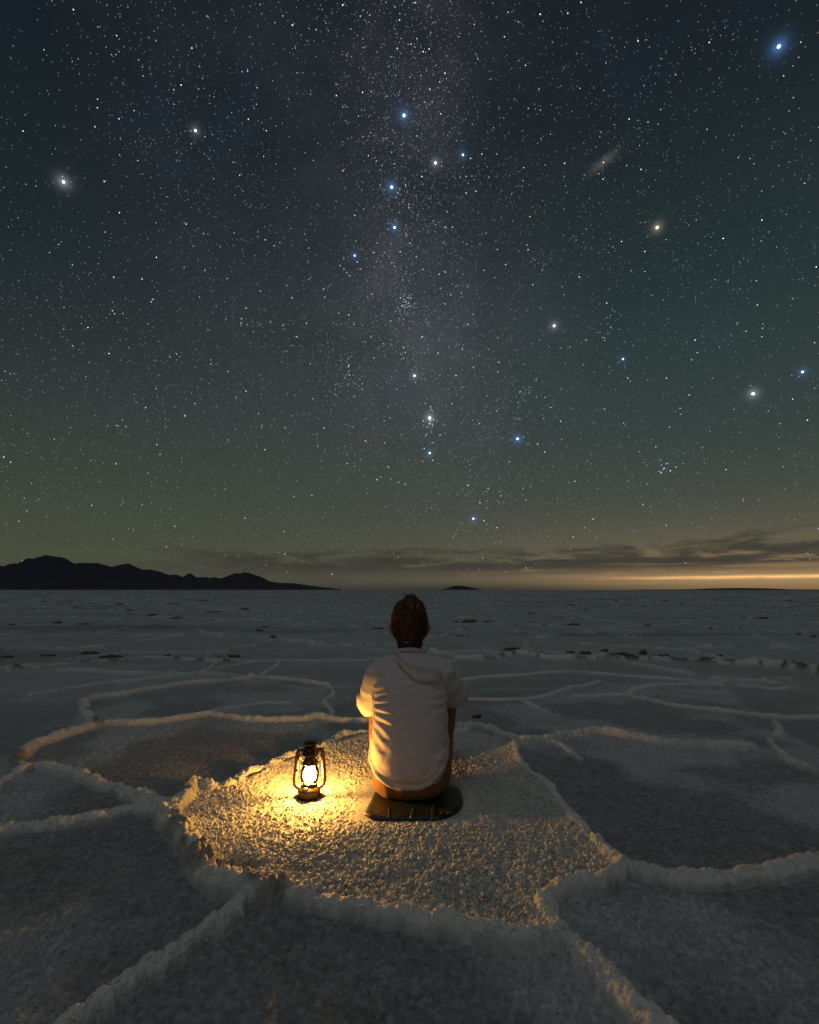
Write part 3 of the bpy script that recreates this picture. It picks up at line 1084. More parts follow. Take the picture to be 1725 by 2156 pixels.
# ------------------------------------------------------------------ stars
def build_stars():
    rng = np.random.RandomState(11)
    RAD = 60000.0
    px_rad = 1 / 488.0
    p, q = np.array(ray(790, 0)), np.array(ray(900, 950))
    n = np.cross(p, q)
    n /= np.linalg.norm(n)
    N = 400000
    zz = rng.uniform(.015, 1, N)
    ph = rng.uniform(-np.pi, np.pi, N)
    rr = np.sqrt(1 - zz * zz)
    d = np.stack([rr * np.sin(ph), rr * np.cos(ph), zz], 1)
    s = d @ n
    dens = .30 + .70 * np.exp(-(s / .16) ** 2) * np.clip((zz - .05) / .3, 0, 1)
    cl = fbm(d[:, 0] * 6 + 10, d[:, 2] * 6 + d[:, 1] * 2, 4, 3)
    dens *= np.clip(.35 + 2.2 * (cl - .25), .2, 1.5)
    dens *= np.clip((zz - .02) / .10, .0, 1)
    keep = rng.uniform(0, 1, N) < dens * .55
    d = d[keep]
    M = len(d)
    mag = rng.pareto(2.0, M) + 1          # brightness law
    mag = np.minimum(mag, 14)
    lum = .040 * mag
    kind = rng.uniform(0, 1, M)
    col = np.where(kind[:, None] < .22, np.array([[.55, .76, 1.0]]), np.where(kind[:, None] < .36, np.array([[1.0, .86, .68]]), np.array([[.96, .97, 1.0]])))
    # hand-placed secondary stars
    extra = [(220, 382, 'r', 5), (1322, 796, 'b', 8), (559, 505, 'b', 7), (1019, 569, 'b', 7), (1065, 557, 'w', 6), (1464, 716, 'w', 7), (942, 446, 'b', 5), (505, 369, 'b', 5),
             (1270, 377, 'b', 7), (1271, 342, 'y', 7), (1220, 583, 'w', 5), (837, 102, 'b', 6), (616, 53, 'w', 6), (928, 607, 'b', 5), (650, 588, 'b', 4), (508, 680, 'b', 5), (49, 276, 'b', 5),
             (590, 511, 'b', 4), (850, 732, 'y', 6), (498, 837, 'b', 5), (558, 947, 'w', 5), (1132, 935, 'y', 7), (657, 1043, 'b', 5), (818, 983, 'w', 6), (1116, 456, 'b', 6), (1048, 711, 'b', 4),
             (794, 1010, 'w', 6), (853, 1020, 'b', 6), (985, 1022, 'w', 6), (699, 1209, 'w', 4), (155, 20, 'b', 6), (776, 328, 'b', 6), (1103, 353, 'b', 5), (1523, 502, 'w', 6), (1196, 28, 'b', 7), (1224, 5, 'b', 7), (1138, 30, 'w', 6),
             (889, 372, 'w', 6), (724, 545, 'b', 4), (908, 862, 'b', 6), (911, 866, 'b', 5), (912, 932, 'b', 6), (927, 916, 'w', 5), (1181, 887, 'w', 5), (1010, 892, 'w', 5), (1392, 994, 'b', 5)]
    for (cx, cy, sp, cnt, mm) in [(858, 638, 10, 40, 2.2), (1402, 988, 9, 9, 5), (909, 895, 10, 16, 4), (856, 655, 14, 40, 1.6), (726, 790, 22, 24, 2.5), (1275, 690, 14, 16, 2.0), (1100, 835, 10, 14, 1.8)]:
        for i in range(cnt):
            extra.append((cx + rng.normal(0, sp), cy + rng.normal(0, sp * 1.1), 'b' if rng.rand() < .5 else 'w', mm * rng.uniform(.6, 1.4)))
    ed = np.array([ray(e[0], e[1]) for e in extra])
    ec = np.array([STAR_COL[e[2]] for e in extra])
    em = np.array([e[3] for e in extra], float)
    d = np.concatenate([d, ed])
    col = np.concatenate([col, ec])
    lum = np.concatenate([lum, .055 * em * 2.2])
    M = len(d)
    size = px_rad * (.235 + .17 * np.minimum(np.sqrt(lum), 1.2)) * RAD
    bright = np.clip(lum * 4.2, .08, 2.6)
    oct_v = np.array([(1, 1, 1), (-1, -1, 1), (-1, 1, -1), (1, -1, -1)], float) * .80
    oct_f = np.array([(0, 1, 2), (0, 3, 1), (0, 2, 3), (1, 3, 2)])
    V = (d * RAD)[:, None, :] + oct_v[None] * size[:, None, None]
    F = (np.arange(M) * 4)[:, None, None] + oct_f[None]
    me = np_mesh('star_field', V.reshape(-1, 3), F.reshape(-1, 3), False)
    ca = me.attributes.new('tint', 'FLOAT_COLOR', 'POINT')
    cc = np.repeat(np.concatenate([col * bright[:, None], np.ones((M, 1))], 1), 4, 0)
    ca.data.foreach_set('color', cc.astype(np.float32).ravel())
    m = mat_emit('starlight', (1, 1, 1), 1.0, False)
    nt = m.node_tree
    at = nt.nodes.new('ShaderNodeAttribute')
    at.attribute_name = 'tint'
    nt.links.new(at.outputs['Color'], [k for k in nt.nodes if k.type == 'EMISSION'][0].inputs[0])
    o = add_obj('star_field', me, m)
    tag(o, 'countless small stars of the night sky and Milky Way', None, None, 'stuff')
    print('stars', M)
    mats = {k: mat_emit('star_' + k, STAR_COL[k], 3.5, False) for k in 'bwy'}
    for (px, py, cc, sz, halo, lab) in BRIGHT:
        bm = bmesh.new()
        bmesh.ops.create_icosphere(bm, subdivisions=2, radius=px_rad * RAD * .82 * sz)
        o = bm_obj('bright_star', bm, mats[cc], None, True, ray(px, py) * (RAD * .98))
        tag(o, lab, 'star', 'brightest stars of the night sky')


build_stars()


# ------------------------------------------------------------------ lantern
LX, LY = ground_at(651, 1677, .01)


def build_lantern():
    zb = gz(LX, LY)
    zb = max(zb, .004) + .001
    t = tag(empty('lantern', (LX, LY, zb)), 'lit bronze hurricane lantern standing on the salt left of the person', 'lantern')
    rot = R(8)
    t.rotation_euler = (0, 0, rot)
    t.scale = (.97, .97, .97)

    def part(name, prof, mat, parent=t, n=48):
        bm = bmesh.new()
        lathe(bm, prof, n)
        return bm_obj(name, bm, mat, parent)
    part('base_rim', [(0, 0), (.050, 0), (.0545, .003), (.0545, .007), (.0515, .010), (.049, .0105), (0, .0105)], M_DARK)
    tank = part('fuel_tank', [(0, .0104), (.0492, .0108), (.0500, .013), (.0500, .030), (.0512, .0325), (.0506, .035), (.0465, .041), (.040, .047), (.033, .051), (.0275, .053), (0, .0535)], M_BRASS)
    bm = bmesh.new()
    lathe(bm, [(0, 0), (.0125, 0), (.0135, .003), (.0125, .008), (.009, .011), (0, .012)], 24)
    fc = bm_obj('filler_cap', bm, M_BRASS, tank)
    fc.location = (-.014, -.032, .042)
    fc.rotation_euler = (R(32), R(-14), 0)
    part('burner', [(0, .0536), (.0285, .0536), (.0305, .056), (.0305, .060), (.026, .064), (.013, .067), (.012, .070), (0, .0705)], M_BRASS)
    # glass globe, a real shell of two surfaces
    gout = [(.0275, .062), (.0345, .068), (.0395, .078), (.0420, .090), (.0418, .102), (.0390, .116), (.0350, .129), (.0322, .139), (.0315, .146)]
    gin = [(r - .0013, z) for r, z in gout][::-1]
    part('glass_globe', gout + gin + [gout[0]], M_GLASS, t, 56)
    part('globe_hood', [(.026, .1425), (.0375, .1440), (.0382, .1465), (.0365, .151), (.0310, .157), (.0265, .161), (.0255, .164), (.0255, .182), (0, .183)], M_BRASS)
    part('chimney_collar', [(0, .1795), (.0345, .1800), (.0375, .1830), (.0375, .1870), (.0360, .1890), (.0360, .2010), (.0345, .2050), (.0280, .2090), (.0262, .2120), (.0262, .2215), (0, .222)], M_DARK)
    part('chimney_cap', [(0, .2205), (.0240, .2210), (.0265, .2235), (.0330, .2290), (.0338, .2310), (.0320, .2335), (.0235, .2325), (.0200, .2345), (.0120, .2375), (0, .2382)], M_DARK)
    for s in (-1, 1):
        bm = bmesh.new()
        path = [(s * .030, 0, .197), (s * .042, 0, .2005), (s * .0505, 0, .199), (s * .0545, 0, .191), (s * .0565, 0, .176), (s * .0590, 0, .150), (s * .0618, 0, .118),
                (s * .0645, 0, .086), (s * .0655, 0, .072), (s * .0635, 0, .060), (s * .0570, 0, .051), (s * .0480, 0, .045), (s * .040, 0, .041)]
        pp = [tuple(q) for q in catmull([(x, z) for x, _, z in path], 3)]
        tube(bm, [(x, 0, z) for x, z in pp], .0100, 14)
        arm = bm_obj('side_tube', bm, M_BRASS, t)
        bm = bmesh.new()
        tube(bm, [(s * .0530, 0, .200), (s * .0585, 0, .204), (s * .0600, 0, .211), (s * .0572, 0, .2155)], [.0032, .0030, .0026, .0018], 8)
        ball(bm, (s * .0535, 0, .2005), (.0065, .0085, .0065), 2)
        bm_obj('handle_ear', bm, M_DARK, arm)
    # wire guard: two crossing loops and a ring
    for k, (a0, a1) in enumerate([(R(200), R(340)), (R(340), R(200))]):
        pass
    for k in range(4):
        bm = bmesh.new()
        base = R(-90 + 90 * k)
        pts = []
        for i in range(17):
            u = i / 16
            ang = base + R(-62 + 124 * u)
            zz = .128 - .038 * math.sin(u * math.pi) ** 1.1
            rr = .0440 + .0015 * math.sin(u * math.pi)
            pts.append((rr * math.cos(ang), rr * math.sin(ang), zz))
        tube(bm, pts, .0009, 6)
        bm_obj('guard_wire', bm, M_WIRE, t)
    bm = bmesh.new()
    tube(bm, [(.0445 * math.cos(2 * math.pi * i / 40), .0445 * math.sin(2 * math.pi * i / 40), .072 + .004 * math.sin(4 * math.pi * i / 40)) for i in range(40)], .0009, 6, True)
    bm_obj('guard_wire', bm, M_WIRE, t)
    for s in (-1, 1):
        bm = bmesh.new()
        tube(bm, [(s * .034, -.010, .182), (s * .037, -.013, .165), (s * .0385, -.018, .150), (s * .0405, -.018, .128)], .0009, 6)
        bm_obj('guard_wire', bm, M_WIRE, t)
    # lift lever on the left tube
    bm = bmesh.new()
    tube(bm, [(-.0560, -.010, .125), (-.0535, -.013, .112), (-.0530, -.014, .098), (-.0545, -.014, .088)], [.003, .0024, .0024, .0034], 8)
    ball(bm, (-.0575, -.009, .119), (.005, .004, .005), 2)
    bm_obj('lift_lever', bm, M_WIRE, t)
    # carrying bail, folded down behind
    bm = bmesh.new()
    pts = []
    for i in range(25):
        u = i / 24
        ang = math.pi * u
        pts.append((.060 * math.cos(ang), .004 + .058 * math.sin(ang) ** .8, .2055 - .080 * math.sin(ang) ** .9))
    tube(bm, pts, .0013, 6)
    bm_obj('bail_handle', bm, M_WIRE, t)
    # flame: glowing body low in the globe
    bm = bmesh.new()
    lathe(bm, [(0, .0706), (.016, .0712), (.0250, .0745), (.0292, .0800), (.0285, .0870), (.0220, .0920), (.0130, .0985), (.0080, .1060), (.0060, .1140), (.0040, .1200), (0, .1230)], 20)
    bm_obj('flame', bm, M_FLAME, t)


build_lantern()

# ------------------------------------------------------------------ sitting mat
HX, HY = 0.005, 2.33        # pelvis of the person


def build_mat():
    outl = [(767, 1711), (778, 1716), (797, 1720), (830, 1721.5), (870, 1722), (905, 1721), (930, 1719), (948, 1713), (964, 1704), (973, 1690), (974, 1674), (968, 1659), (955, 1650),
            (930, 1643), (890, 1636), (840, 1634), (805, 1637), (797, 1652), (787, 1672), (776, 1692)]
    P = [ground_at(a, c, .018) for a, c in outl]
    P = catmull(P + [P[0]], 4)[:-1]
    cx, cy = sum(p[0] for p in P) / len(P), sum(p[1] for p in P) / len(P)
    zb = .0100
    bm = bmesh.new()
    RN = 9
    rings = []
    for k in range(RN):
        f = 1 - k / RN
        ring = []
        for (x, y) in P:
            xx, yy = cx + (x - cx) * f, cy + (y - cy) * f
            wob = .0035 * (mnoise.noise(Vector((xx * 14, yy * 14, 2))) + .6 * mnoise.noise(Vector((xx * 40, yy * 40, 5))))
            edge = -.004 if k == 0 else 0
            ring.append(bm.verts.new((xx, yy, zb + .007 + wob + edge)))
        rings.append(ring)
    low = [bm.verts.new((x, y, zb - .002)) for x, y in P]
    n = len(P)
    for A, B in zip([low] + rings, rings):
        for i in range(n):
            bm.faces.new((A[i], A[(i + 1) % n], B[(i + 1) % n], B[i]))
    bm.faces.new(rings[-1])
    bm.faces.new(low[::-1])
    o = bm_obj('sitting_mat', bm, M_MAT)
    tag(o, 'creased black vinyl mat lying on the salt under the person', 'mat')

    def strip(p0, p1, w, name, mat):
        b2 = bmesh.new()
        pts = []
        for i in range(9):
            u = i / 8
            x, y = p0[0] + (p1[0] - p0[0]) * u, p0[1] + (p1[1] - p0[1]) * u
            wob = .0035 * (mnoise.noise(Vector((x * 14, y * 14, 2))) + .6 * mnoise.noise(Vector((x * 40, y * 40, 5))))
            pts.append((x, y, zb + .0078 + wob - (.004 if u < .08 else 0)))
        tube(b2, pts, [w * (.6 + .4 * math.sin(math.pi * (i / 8))) for i in range(9)], 8, False, .18)
        return bm_obj(name, b2, mat, o)
    strip(ground_at(911, 1720.5, .02), ground_at(913, 1694, .02), .006, 'fold_seam', M_SEAM).name
    strip(ground_at(866, 1721.5, .02), ground_at(872, 1700, .02), .008, 'fold_seam', M_SEAM)
    strip(ground_at(819, 1719.5, .02), ground_at(821, 1697, .02), .005, 'fold_seam', M_SEAM)
    # torn, curled corner
    b2 = bmesh.new()
    c0 = ground_at(944, 1713, .02)
    rng = random.Random(3)
    vs = []
    for i in range(7):
        for j in range(3):
            vs.append(b2.verts.new((c0[0] - .032 + .044 * i / 6, c0[1] + .002 + .008 * j + rng.uniform(-.004, .004), zb + .004 + .002 * j + rng.uniform(0, .007))))
    for i in range(6):
        for j in range(2):
            b2.faces.new((vs[i * 3 + j], vs[i * 3 + 3 + j], vs[i * 3 + 4 + j], vs[i * 3 + 1 + j]))
    to = bm_obj('torn_edge', b2, M_FOIL, o)
    md = to.modifiers.new('t', 'SOLIDIFY')
    md.thickness = .0015
    return zb + .007


MAT_Z = build_mat()


# ------------------------------------------------------------------ person
def loft(bm, secs, n=36, e=2.3):
    """secs: (cx, cy, cz, a, b) superellipse rings; closed ends"""
    S = np.array(secs, float)
    t = np.linspace(0, 1, len(S))
    tt = np.linspace(0, 1, len(S) * 4)
    cols = []
    P = [tuple(r) for r in S]
    dense = catmull(P, 4)
    rings = []
    for (cx, cy, cz, a, b_) in dense:
        ring = []
        for k in range(n):
            th = 2 * math.pi * k / n
            c, s = math.cos(th), math.sin(th)
            ring.append(bm.verts.new((cx + a * math.copysign(abs(c) ** (2 / e), c), cy + b_ * math.copysign(abs(s) ** (2 / e), s), cz)))
        rings.append(ring)
    for A, B in zip(rings, rings[1:]):
        for k in range(n):
            bm.faces.new((A[k], A[(k + 1) % n], B[(k + 1) % n], B[k]))
    bm.faces.new(rings[0][::-1])
    bm.faces.new(rings[-1])


Z0 = MAT_Z
# joints (x right, y away from the camera, z up)
SH = {-1: (-.136, 2.425, .494), 1: (.142, 2.425, .500)}
EL = {-1: (-.180, 2.490, .372), 1: (.206, 2.500, .404)}
WR = {-1: (-.050, 2.745, .345), 1: (.055, 2.760, .360)}
HIP = {-1: (-.088, 2.345, .110), 1: (.100, 2.345, .110)}
KN = {-1: (-.140, 2.625, .410), 1: (.180, 2.680, .415)}
AN = {-1: (-.105, 2.640, .085), 1: (.135, 2.790, .085)}
HC = Vector((.0, 2.505, .736))     # head centre

TORSO = [(.0, 2.335, .022, .120, .085), (.0, 2.335, .050, .165, .118), (.0, 2.337, .105, .186, .134), (.0, 2.342, .180, .186, .132), (.0, 2.350, .260, .183, .126),
         (.0, 2.366, .340, .182, .122), (.0, 2.388, .420, .184, .118), (.0, 2.410, .480, .174, .110), (.0, 2.430, .522, .140, .098), (.0, 2.448, .560, .098, .084),
         (.0, 2.465, .590, .078, .070), (.0, 2.480, .606, .066, .064)]

TORSO = [(c[0], c[1], c[2], c[3] * .90, c[4]) for c in TORSO]


def hem_z(x, y):
    u = np.abs(x - .005) / .19
    side = np.where(x > 0, .115, .070)
    back = .068 + side * np.clip(u * 1.1, 0, 1.15) ** 2.6
    return back + np.clip(y - 2.33, 0, 1) * .9


def cut_below(me, fz):
    bm = bmesh.new()
    bm.from_mesh(me)
    kill = [v for v in bm.verts if v.co.z < fz(v.co.x, v.co.y)]
    bmesh.ops.delete(bm, geom=kill, context='VERTS')
    for it in range(8):
        new = {v: sum((e.other_vert(v).co for e in v.link_edges if e.is_boundary), Vector()) / max(1, sum(e.is_boundary for e in v.link_edges)) for v in bm.verts if v.is_boundary}
        for v, c in new.items():
            v.co = v.co.lerp(c, .6)
    for v in bm.verts:
        if v.is_boundary:
            v.co.z = v.co.z * .15 + .85 * float(fz(v.co.x, v.co.y))
    bm.to_mesh(me)
    bm.free()


def build_person():
    t = tag(empty('person', (0, 0, 0)), 'person in pale hoodie and tan trousers seated on the black mat, arms round knees', 'person')
    # ---- body: one continuous surface
    bm = bmesh.new()
    loft(bm, [(c[0], c[1], c[2] + (.03 if i < 2 else 0), c[3] - .03, c[4] - .03) for i, c in enumerate(TORSO[:-2])])
    limb(bm, [(0, 2.455, .56), (0, 2.478, .63), (0, 2.490, .70)], [.062, .056, .056])
    # head
    loft(bm, [(HC.x, HC.y + .040, HC.z - .112, .030, .040), (HC.x, HC.y + .028, HC.z - .100, .046, .066), (HC.x, HC.y + .014, HC.z - .070, .060, .086), (HC.x, HC.y + .006, HC.z - .035, .068, .095),
              (HC.x, HC.y, HC.z, .073, .099), (HC.x, HC.y - .002, HC.z + .035, .074, .099), (HC.x, HC.y - .003, HC.z + .065, .068, .090), (HC.x, HC.y - .003, HC.z + .090, .050, .068), (HC.x, HC.y - .003, HC.z + .104, .020, .030)], 32, 2.1)
    ball(bm, (HC.x, HC.y + .108, HC.z - .030), (.012, .018, .020), 2)      # nose
    ball(bm, (HC.x, HC.y + .099, HC.z - .004), (.008, .012, .026), 2)
    ball(bm, (HC.x, HC.y + .094, HC.z - .066), (.024, .010, .007), 2)      # lips
    ball(bm, (HC.x, HC.y + .092, HC.z - .078), (.021, .010, .007), 2)
    ball(bm, (HC.x, HC.y + .084, HC.z - .098), (.022, .016, .015), 2)      # chin
    for s in (-1, 1):
        ball(bm, (HC.x + s * .030, HC.y + .088, HC.z + .022), (.020, .010, .007), 2)   # brow
        e = Matrix.Rotation(s * R(-22), 3, 'Z') @ Matrix.Rotation(R(-8), 3, 'X')
        ball(bm, (HC.x + s * .083, HC.y - .006, HC.z - .026), (.0085, .019, .031), 2, e)
        ball(bm, (HC.x + s * .091, HC.y - .014, HC.z - .018), (.0075, .016, .020), 2, e)
        limb(bm, [SH[s], EL[s], WR[s]], [.048, .040, .028])
        limb(bm, [HIP[s], KN[s], AN[s]], [.080, .055, .038])
        limb(bm, [AN[s], (AN[s][0], AN[s][1] + .13, .045)], [.038, .032])
    # hands clasped in front of the shins: left wrist held by right hand
    for s in (-1, 1):
        w = Vector(WR[s])
        pd = Vector((-s * .075, .035, .004 * s))
        pn = w + pd
        limb(bm, [w, w.lerp(pn, .5), pn], [.026, .036 * .8, .030])
        for f in range(4):
            L = [.030, .034, .032, .026][f]
            base = pn + Vector((-s * .006, -.002, .027 - .0185 * f))
            k1 = base + Vector((-s * L, .008, -.002))
            k2 = k1 + Vector((-s * L * .55, -.018, -.004))
            k3 = k2 + Vector((s * .002, -.022, -.004))
            limb(bm, [base, k1, k2, k3], [.0092, .0088, .0080, .0072], 8, 2)
        b0 = w + pd * .35 + Vector((0, .010, .024))
        limb(bm, [b0, b0 + Vector((-s * .020, .014, .022)), b0 + Vector((-s * .044, .012, .026))], [.0115, .0098, .0080], 8, 2)
    me = remesh(bm, .0045, 2, 'body')
    co = get_co(me)
    hs = 1 + .07 * sstep(.64, .68, co[:, 2]) * (np.hypot(co[:, 0], co[:, 1] - HC.y) < .16)
    co = np.array(HC) + (co - np.array(HC)) * hs[:, None]
    for s in (-1, 1):     # eye sockets
        c = np.array([HC.x + s * .030, HC.y + .098, HC.z + .004])
        dd = np.linalg.norm((co - c) / np.array([.018, .02, .012]), axis=1)
        co[:, 1] -= .008 * np.exp(-dd ** 2)
    set_co(me, co)
    body = add_obj('body', me, M_SKIN, t)
    for s in (-1, 1):
        bm = bmesh.new()
        ball(bm, (HC.x + s * .030, HC.y + .083, HC.z + .004), (.012, .010, .009), 2)
        bm_obj('eye', bm, M_EYE, body)

    # ---- trousers
    bm = bmesh.new()
    loft(bm, [(.0, 2.318, Z0 - .002, .115, .080), (.0, 2.318, Z0 + .012, .146, .100), (.0, 2.316, Z0 + .045, .164, .112), (.0, 2.325, .120, .162, .112), (.0, 2.345, .19, .148, .112), (.0, 2.35, .23, .13, .10)], 40, 2.4)
    for s in (-1, 1):
        limb(bm, [(s * .085, 2.34, .115), HIP[s], KN[s]], [.090, .090, .072])
        limb(bm, [KN[s], (AN[s][0], AN[s][1], .10)], [.073, .052])
    me = remesh(bm, .006, 3, 'trousers')
    co, no = get_co(me), get_no(me)
    f = fbm(co[:, 0] * 22 + co[:, 2] * 8, co[:, 2] * 16 + co[:, 1] * 12, 3, 7) - .5
    co += no * (.010 * f)[:, None]
    # seat seam
    sm = np.exp(-(co[:, 0] / .004) ** 2) * (co[:, 1] < 2.30) * (co[:, 2] < .14)
    co -= no * (.004 * sm)[:, None]
    co[:, 2] = np.maximum(co[:, 2], np.where(co[:, 1] < 2.48, Z0 - .003, -9))
    set_co(me, co)
    tr = add_obj('trousers', me, M_PANT, t)
    # ---- shoes
    for s in (-1, 1):
        bm = bmesh.new()
        ax, ay = AN[s][0], AN[s][1]
        loft(bm, [(ax, ay + .055, .006, .046, .140), (ax, ay + .055, .022, .048, .143), (ax, ay + .052, .030, .046, .138)], 32, 2.4)
        ball(bm, (ax, ay - .03, .06), (.042, .052, .055), 3)
        ball(bm, (ax, ay + .085, .045), (.044, .095, .034), 3)
        limb(bm, [(ax, ay, .07), (ax, ay + .06, .055)], [.046, .040])
        me = remesh(bm, .005, 3, 'shoe')
        so = add_obj('shoe', me, M_SHOE, t)

    # ---- undershirt hem showing below the hoodie
    bm = bmesh.new()
    loft(bm, [(c[0], c[1], c[2], c[3] + .001, c[4] + .001) for c in TORSO[:6]], 64, 2.4)
    me = remesh(bm, .006, 3, 'undershirt')
    cut_below(me, lambda x, y: hem_z(x, y) - .018)
    bm = bmesh.new()
    bm.from_mesh(me)
    bmesh.ops.delete(bm, geom=[v for v in bm.verts if v.co.z > .27], context='VERTS')
    bm.to_mesh(me)
    bm.free()
    uo = add_obj('undershirt', me, M_VEST, t)
    md = uo.modifiers.new('t', 'SOLIDIFY')
    md.thickness = .003

    # ---- hoodie
    bm = bmesh.new()
    loft(bm, [(c[0], c[1], c[2], c[3] + .011, c[4] + .011) for c in TORSO], 48, 2.4)
    for s in (-1, 1):
        limb(bm, [(s * .09, 2.435, .515), SH[s], EL[s], WR[s]], [.076, .078, .072, .044], 20)
        ball(bm, (EL[s][0] + s * .003, EL[s][1], EL[s][2]), .075, 3)
    me = remesh(bm, .0052, 7, 'hoodie')
    cut_below(me, hem_z)
    co, no = get_co(me), get_no(me)
    back = sstep(2.42, 2.33, co[:, 1] - .15 * np.clip(co[:, 2] - .3, 0, 1)) * (no[:, 1] < .2)
    disp = np.zeros(len(co))
    # pull folds fanning out from the left armpit, softer ones on the right and across the shoulders
    F = [(-.175, .455, -.095, .474, .010, .0075), (-.175, .432, -.075, .452, .008, .0075), (-.172, .405, -.070, .414, .008, .0085), (-.172, .376, -.068, .370, .009, .0085), (-.172, .350, -.075, .324, .010, .0085),
         (-.172, .320, -.090, .276, .012, .008), (-.175, .285, -.110, .228, .013, .007), (-.178, .245, -.130, .180, .014, .006),
         (.175, .430, .075, .440, .010, .005), (.175, .400, .085, .398, .010, .005), (.172, .365, .10, .345, .012, .004),
         (-.13, .500, .00, .506, .010, .004), (-.10, .478, .06, .482, .010, .004), (-.06, .448, .08, .455, .012, .003),
         (-.160, .130, -.080, .085, .014, .005), (.165, .20, .10, .13, .014, .006), (.150, .14, .06, .100, .012, .005), (.02, .12, .05, .09, .02, .003), (-.05, .11, -.03, .07, .014, .004), (.09, .10, .10, .08, .012, .004)]
    for (x0, z0, x1, z1, w, h) in F:
        x0, x1 = x0 * .89, x1 * .89
        L2 = (x1 - x0) ** 2 + (z1 - z0) ** 2
        u = np.clip(((co[:, 0] - x0) * (x1 - x0) + (co[:, 2] - z0) * (z1 - z0)) / L2, 0, 1)
        dd = np.hypot(co[:, 0] - x0 - u * (x1 - x0), co[:, 2] - z0 - u * (z1 - z0))
        fall = (1 - u) ** .7 if abs(x0) > .133 else np.sin(np.pi * np.clip(u, .02, .98)) ** .5
        disp += h * fall * (np.exp(-(dd / w) ** 2) - .5 * np.exp(-((dd - 2.0 * w) / w) ** 2)) * back
    nz = fbm(co[:, 0] * 9 + 4, co[:, 2] * 22, 3, 12) - .5
    disp += .010 * nz * back
    # sleeve creases
    arm = (np.abs(co[:, 0]) > .170)
    cr = fbm(co[:, 0] * 10, co[:, 2] * 38 - co[:, 1] * 10, 3, 22) - .5
    disp += np.where(arm, .014 * cr, 0)
    # hem roll
    hd = co[:, 2] - hem_z(co[:, 0], co[:, 1])
    disp += .0045 * np.exp(-((hd - .010) / .008) ** 2) - .004 * np.exp(-((hd - .028) / .008) ** 2)
    co += no * disp[:, None]
    set_co(me, co)
    hd_o = add_obj('hoodie', me, M_HOOD, t)
    md = hd_o.modifiers.new('t', 'SOLIDIFY')
    md.thickness = .004
    # ---- hood lying on the upper back, slipped to the right
    NU, NV = 40, 26
    top = catmull([(-.072, 2.452, .603), (-.060, 2.418, .600), (-.020, 2.402, .592), (.030, 2.402, .590), (.080, 2.415, .584), (.118, 2.440, .575)], 8)
    bot = catmull([(-.066, 2.400, .598), (-.040, 2.345, .540), (.020, 2.306, .488), (.070, 2.300, .482), (.130, 2.322, .474), (.158, 2.380, .515)], 8)
    g = []
    for j in range(NV):
        v = j / (NV - 1)
        for i in range(NU):
            k = i / (NU - 1) * (len(top) - 1)
            i0 = min(int(k), len(top) - 2)
            fr = k - i0
            A = Vector(top[i0]).lerp(Vector(top[i0 + 1]), fr)
            B = Vector(bot[i0]).lerp(Vector(bot[i0 + 1]), fr)
            p = A.lerp(B, v)
            u = i / (NU - 1)
            puff = math.sin(math.pi * min(1, v * 1.02)) ** .45 * .046 * math.sin(math.pi * u) ** .35
            fold = .014 * math.sin(u * 9 - v * 7 + 2.5 * mnoise.noise(Vector((u * 2, v * 2, 0)))) * math.sin(math.pi * v)
            fold += .006 * mnoise.noise(Vector((u * 7, v * 6, 3)))
            p = p + Vector((.15, -1, .55)).normalized() * (puff + fold + .006)
            g.append(p)
    I = np.arange(NU * NV).reshape(NV, NU)
    FF = np.stack([I[:-1, :-1].ravel(), I[:-1, 1:].ravel(), I[1:, 1:].ravel(), I[1:, :-1].ravel()], 1)
    me = np_mesh('hood', np.array([tuple(p) for p in g]), FF[:, ::-1])
    ho = add_obj('hood', me, M_HOOD, hd_o)
    md = ho.modifiers.new('t', 'SOLIDIFY')
    md.thickness = .010
    md.offset = -1
    md = ho.modifiers.new('b', 'SUBSURF')
    md.levels = md.render_levels = 1
    # rolled neckline
    bm = bmesh.new()
    pts = []
    for i in range(36):
        th = 2 * math.pi * i / 36
        pts.append((.074 * math.cos(th), 2.478 + .070 * math.sin(th), .602 - .012 * math.sin(th) + .003 * math.sin(3 * th)))
    tube(bm, pts, .012, 10, True)
    bm_obj('neckline', bm, M_HOOD, hd_o)

    # ---- hair
    bm = bmesh.new()
    ball(bm, (HC.x, HC.y - .004, HC.z + .018), (.0815, .106, .096), 4)
    ball(bm, (HC.x, HC.y - .030, HC.z - .030), (.0745, .078, .070), 4)
    ball(bm, (HC.x + .001, HC.y - .048, HC.z - .085), (.058, .040, .042), 3)
    ball(bm, (HC.x + .006, HC.y + .000, HC.z + .104), (.031, .050, .025), 3)
    ball(bm, (HC.x + .004, HC.y - .006, HC.z + .080), (.056, .075, .034), 3)
    me = remesh(bm, .004, 5, 'hair')
    b2 = bmesh.new()
    b2.from_mesh(me)
    kill = []
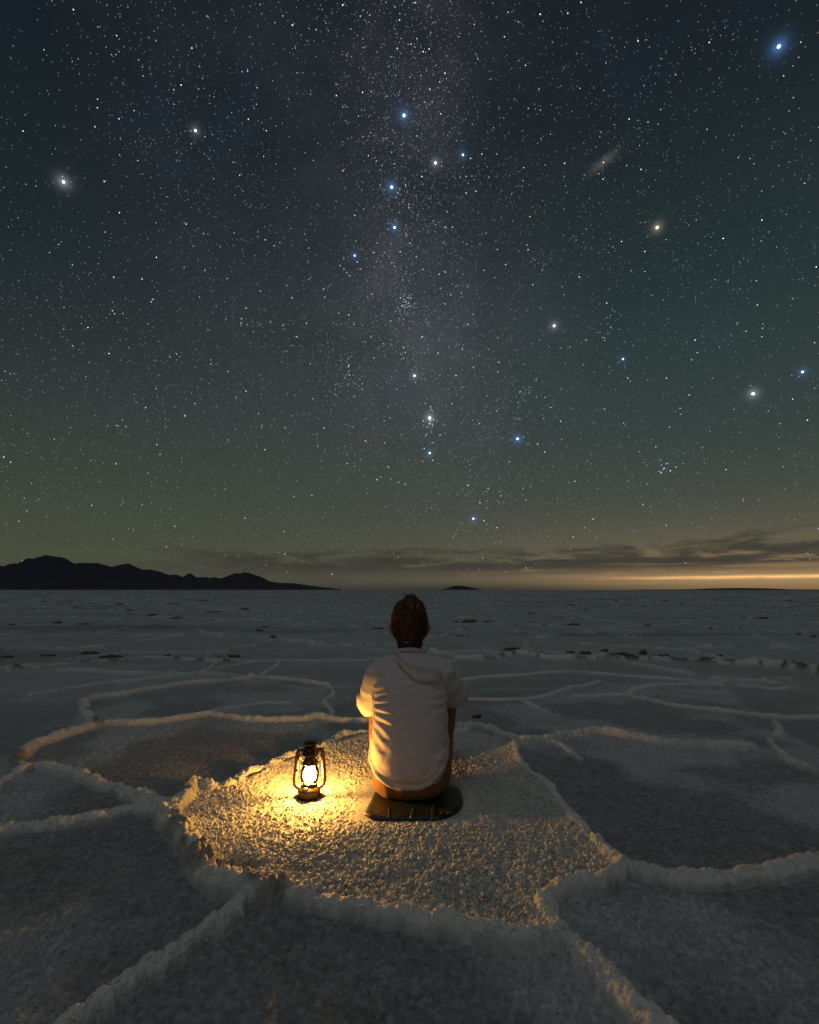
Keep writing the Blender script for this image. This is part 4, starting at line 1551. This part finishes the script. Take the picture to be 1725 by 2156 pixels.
    for v in b2.verts:
        p = v.co - HC
        face = p.y > .050 and p.z < .062
        earz = abs(p.x) > .058 and p.z < -.004 and p.y > -.022
        if face or earz or p.z < -.118 or (p.y > .02 and p.z < .02):
            kill.append(v)
    bmesh.ops.delete(b2, geom=kill, context='VERTS')
    b2.to_mesh(me)
    b2.free()
    co, no = get_co(me), get_no(me)
    th = np.arctan2(co[:, 0] - HC.x, co[:, 1] - HC.y)
    st = fbm(th * 16, co[:, 2] * 14, 3, 33) - .5
    lk = fbm(th * 5 + co[:, 2] * 18, co[:, 2] * 22, 3, 34) - .5
    co += no * (.007 * st + .010 * lk)[:, None]
    co = np.array(HC) + (co - np.array(HC)) * np.array([1.07, 1.07, 1.06])
    set_co(me, co)
    hair = add_obj('hair', me, M_HAIR, t)
    # loose strands
    rng = np.random.RandomState(4)
    idx = rng.choice(len(co), 2600, replace=False)
    no = get_no(me)
    V, Fc = [], []
    for k in idx:
        p, n_ = co[k], no[k]
        q = p - np.array(HC)
        down = np.array([q[0] * .4, q[1] * .3 - .02, -.06 if q[2] < .06 else .03])
        down = down - n_ * (down @ n_)
        down = down / (np.linalg.norm(down) + 1e-6) + rng.normal(0, .25, 3)
        L = rng.uniform(.012, .030) * (.5 if q[2] < -.05 else 1)
        tip = p + down * L + n_ * rng.uniform(.001, .008)
        side = np.cross(down, n_)
        side = side / (np.linalg.norm(side) + 1e-6) * .0011
        b_ = len(V)
        V += [p - side - n_ * .001, p + side - n_ * .001, p + n_ * .0015, tip]
        Fc += [(b_, b_ + 1, b_ + 3), (b_ + 1, b_ + 2, b_ + 3), (b_ + 2, b_, b_ + 3)]
    me2 = np_mesh('loose_strands', np.array(V), np.array(Fc))
    so = add_obj('loose_strands', me2, M_HAIR, hair)
    so['kind'] = 'stuff'
    # pale neck cord at the nape
    bm = bmesh.new()
    pts = []
    for i in range(40):
        a = 2 * math.pi * i / 40
        pts.append((.0605 * math.cos(a), 2.476 + .061 * math.sin(a), .640 - .004 * math.cos(a) - .012 * math.sin(a)))
    tube(bm, pts, .0022, 8, True)
    ball(bm, (-.016, 2.414, .652), (.013, .003, .005), 2)
    bm_obj('neck_cord', bm, M_VEST, t)


build_person()
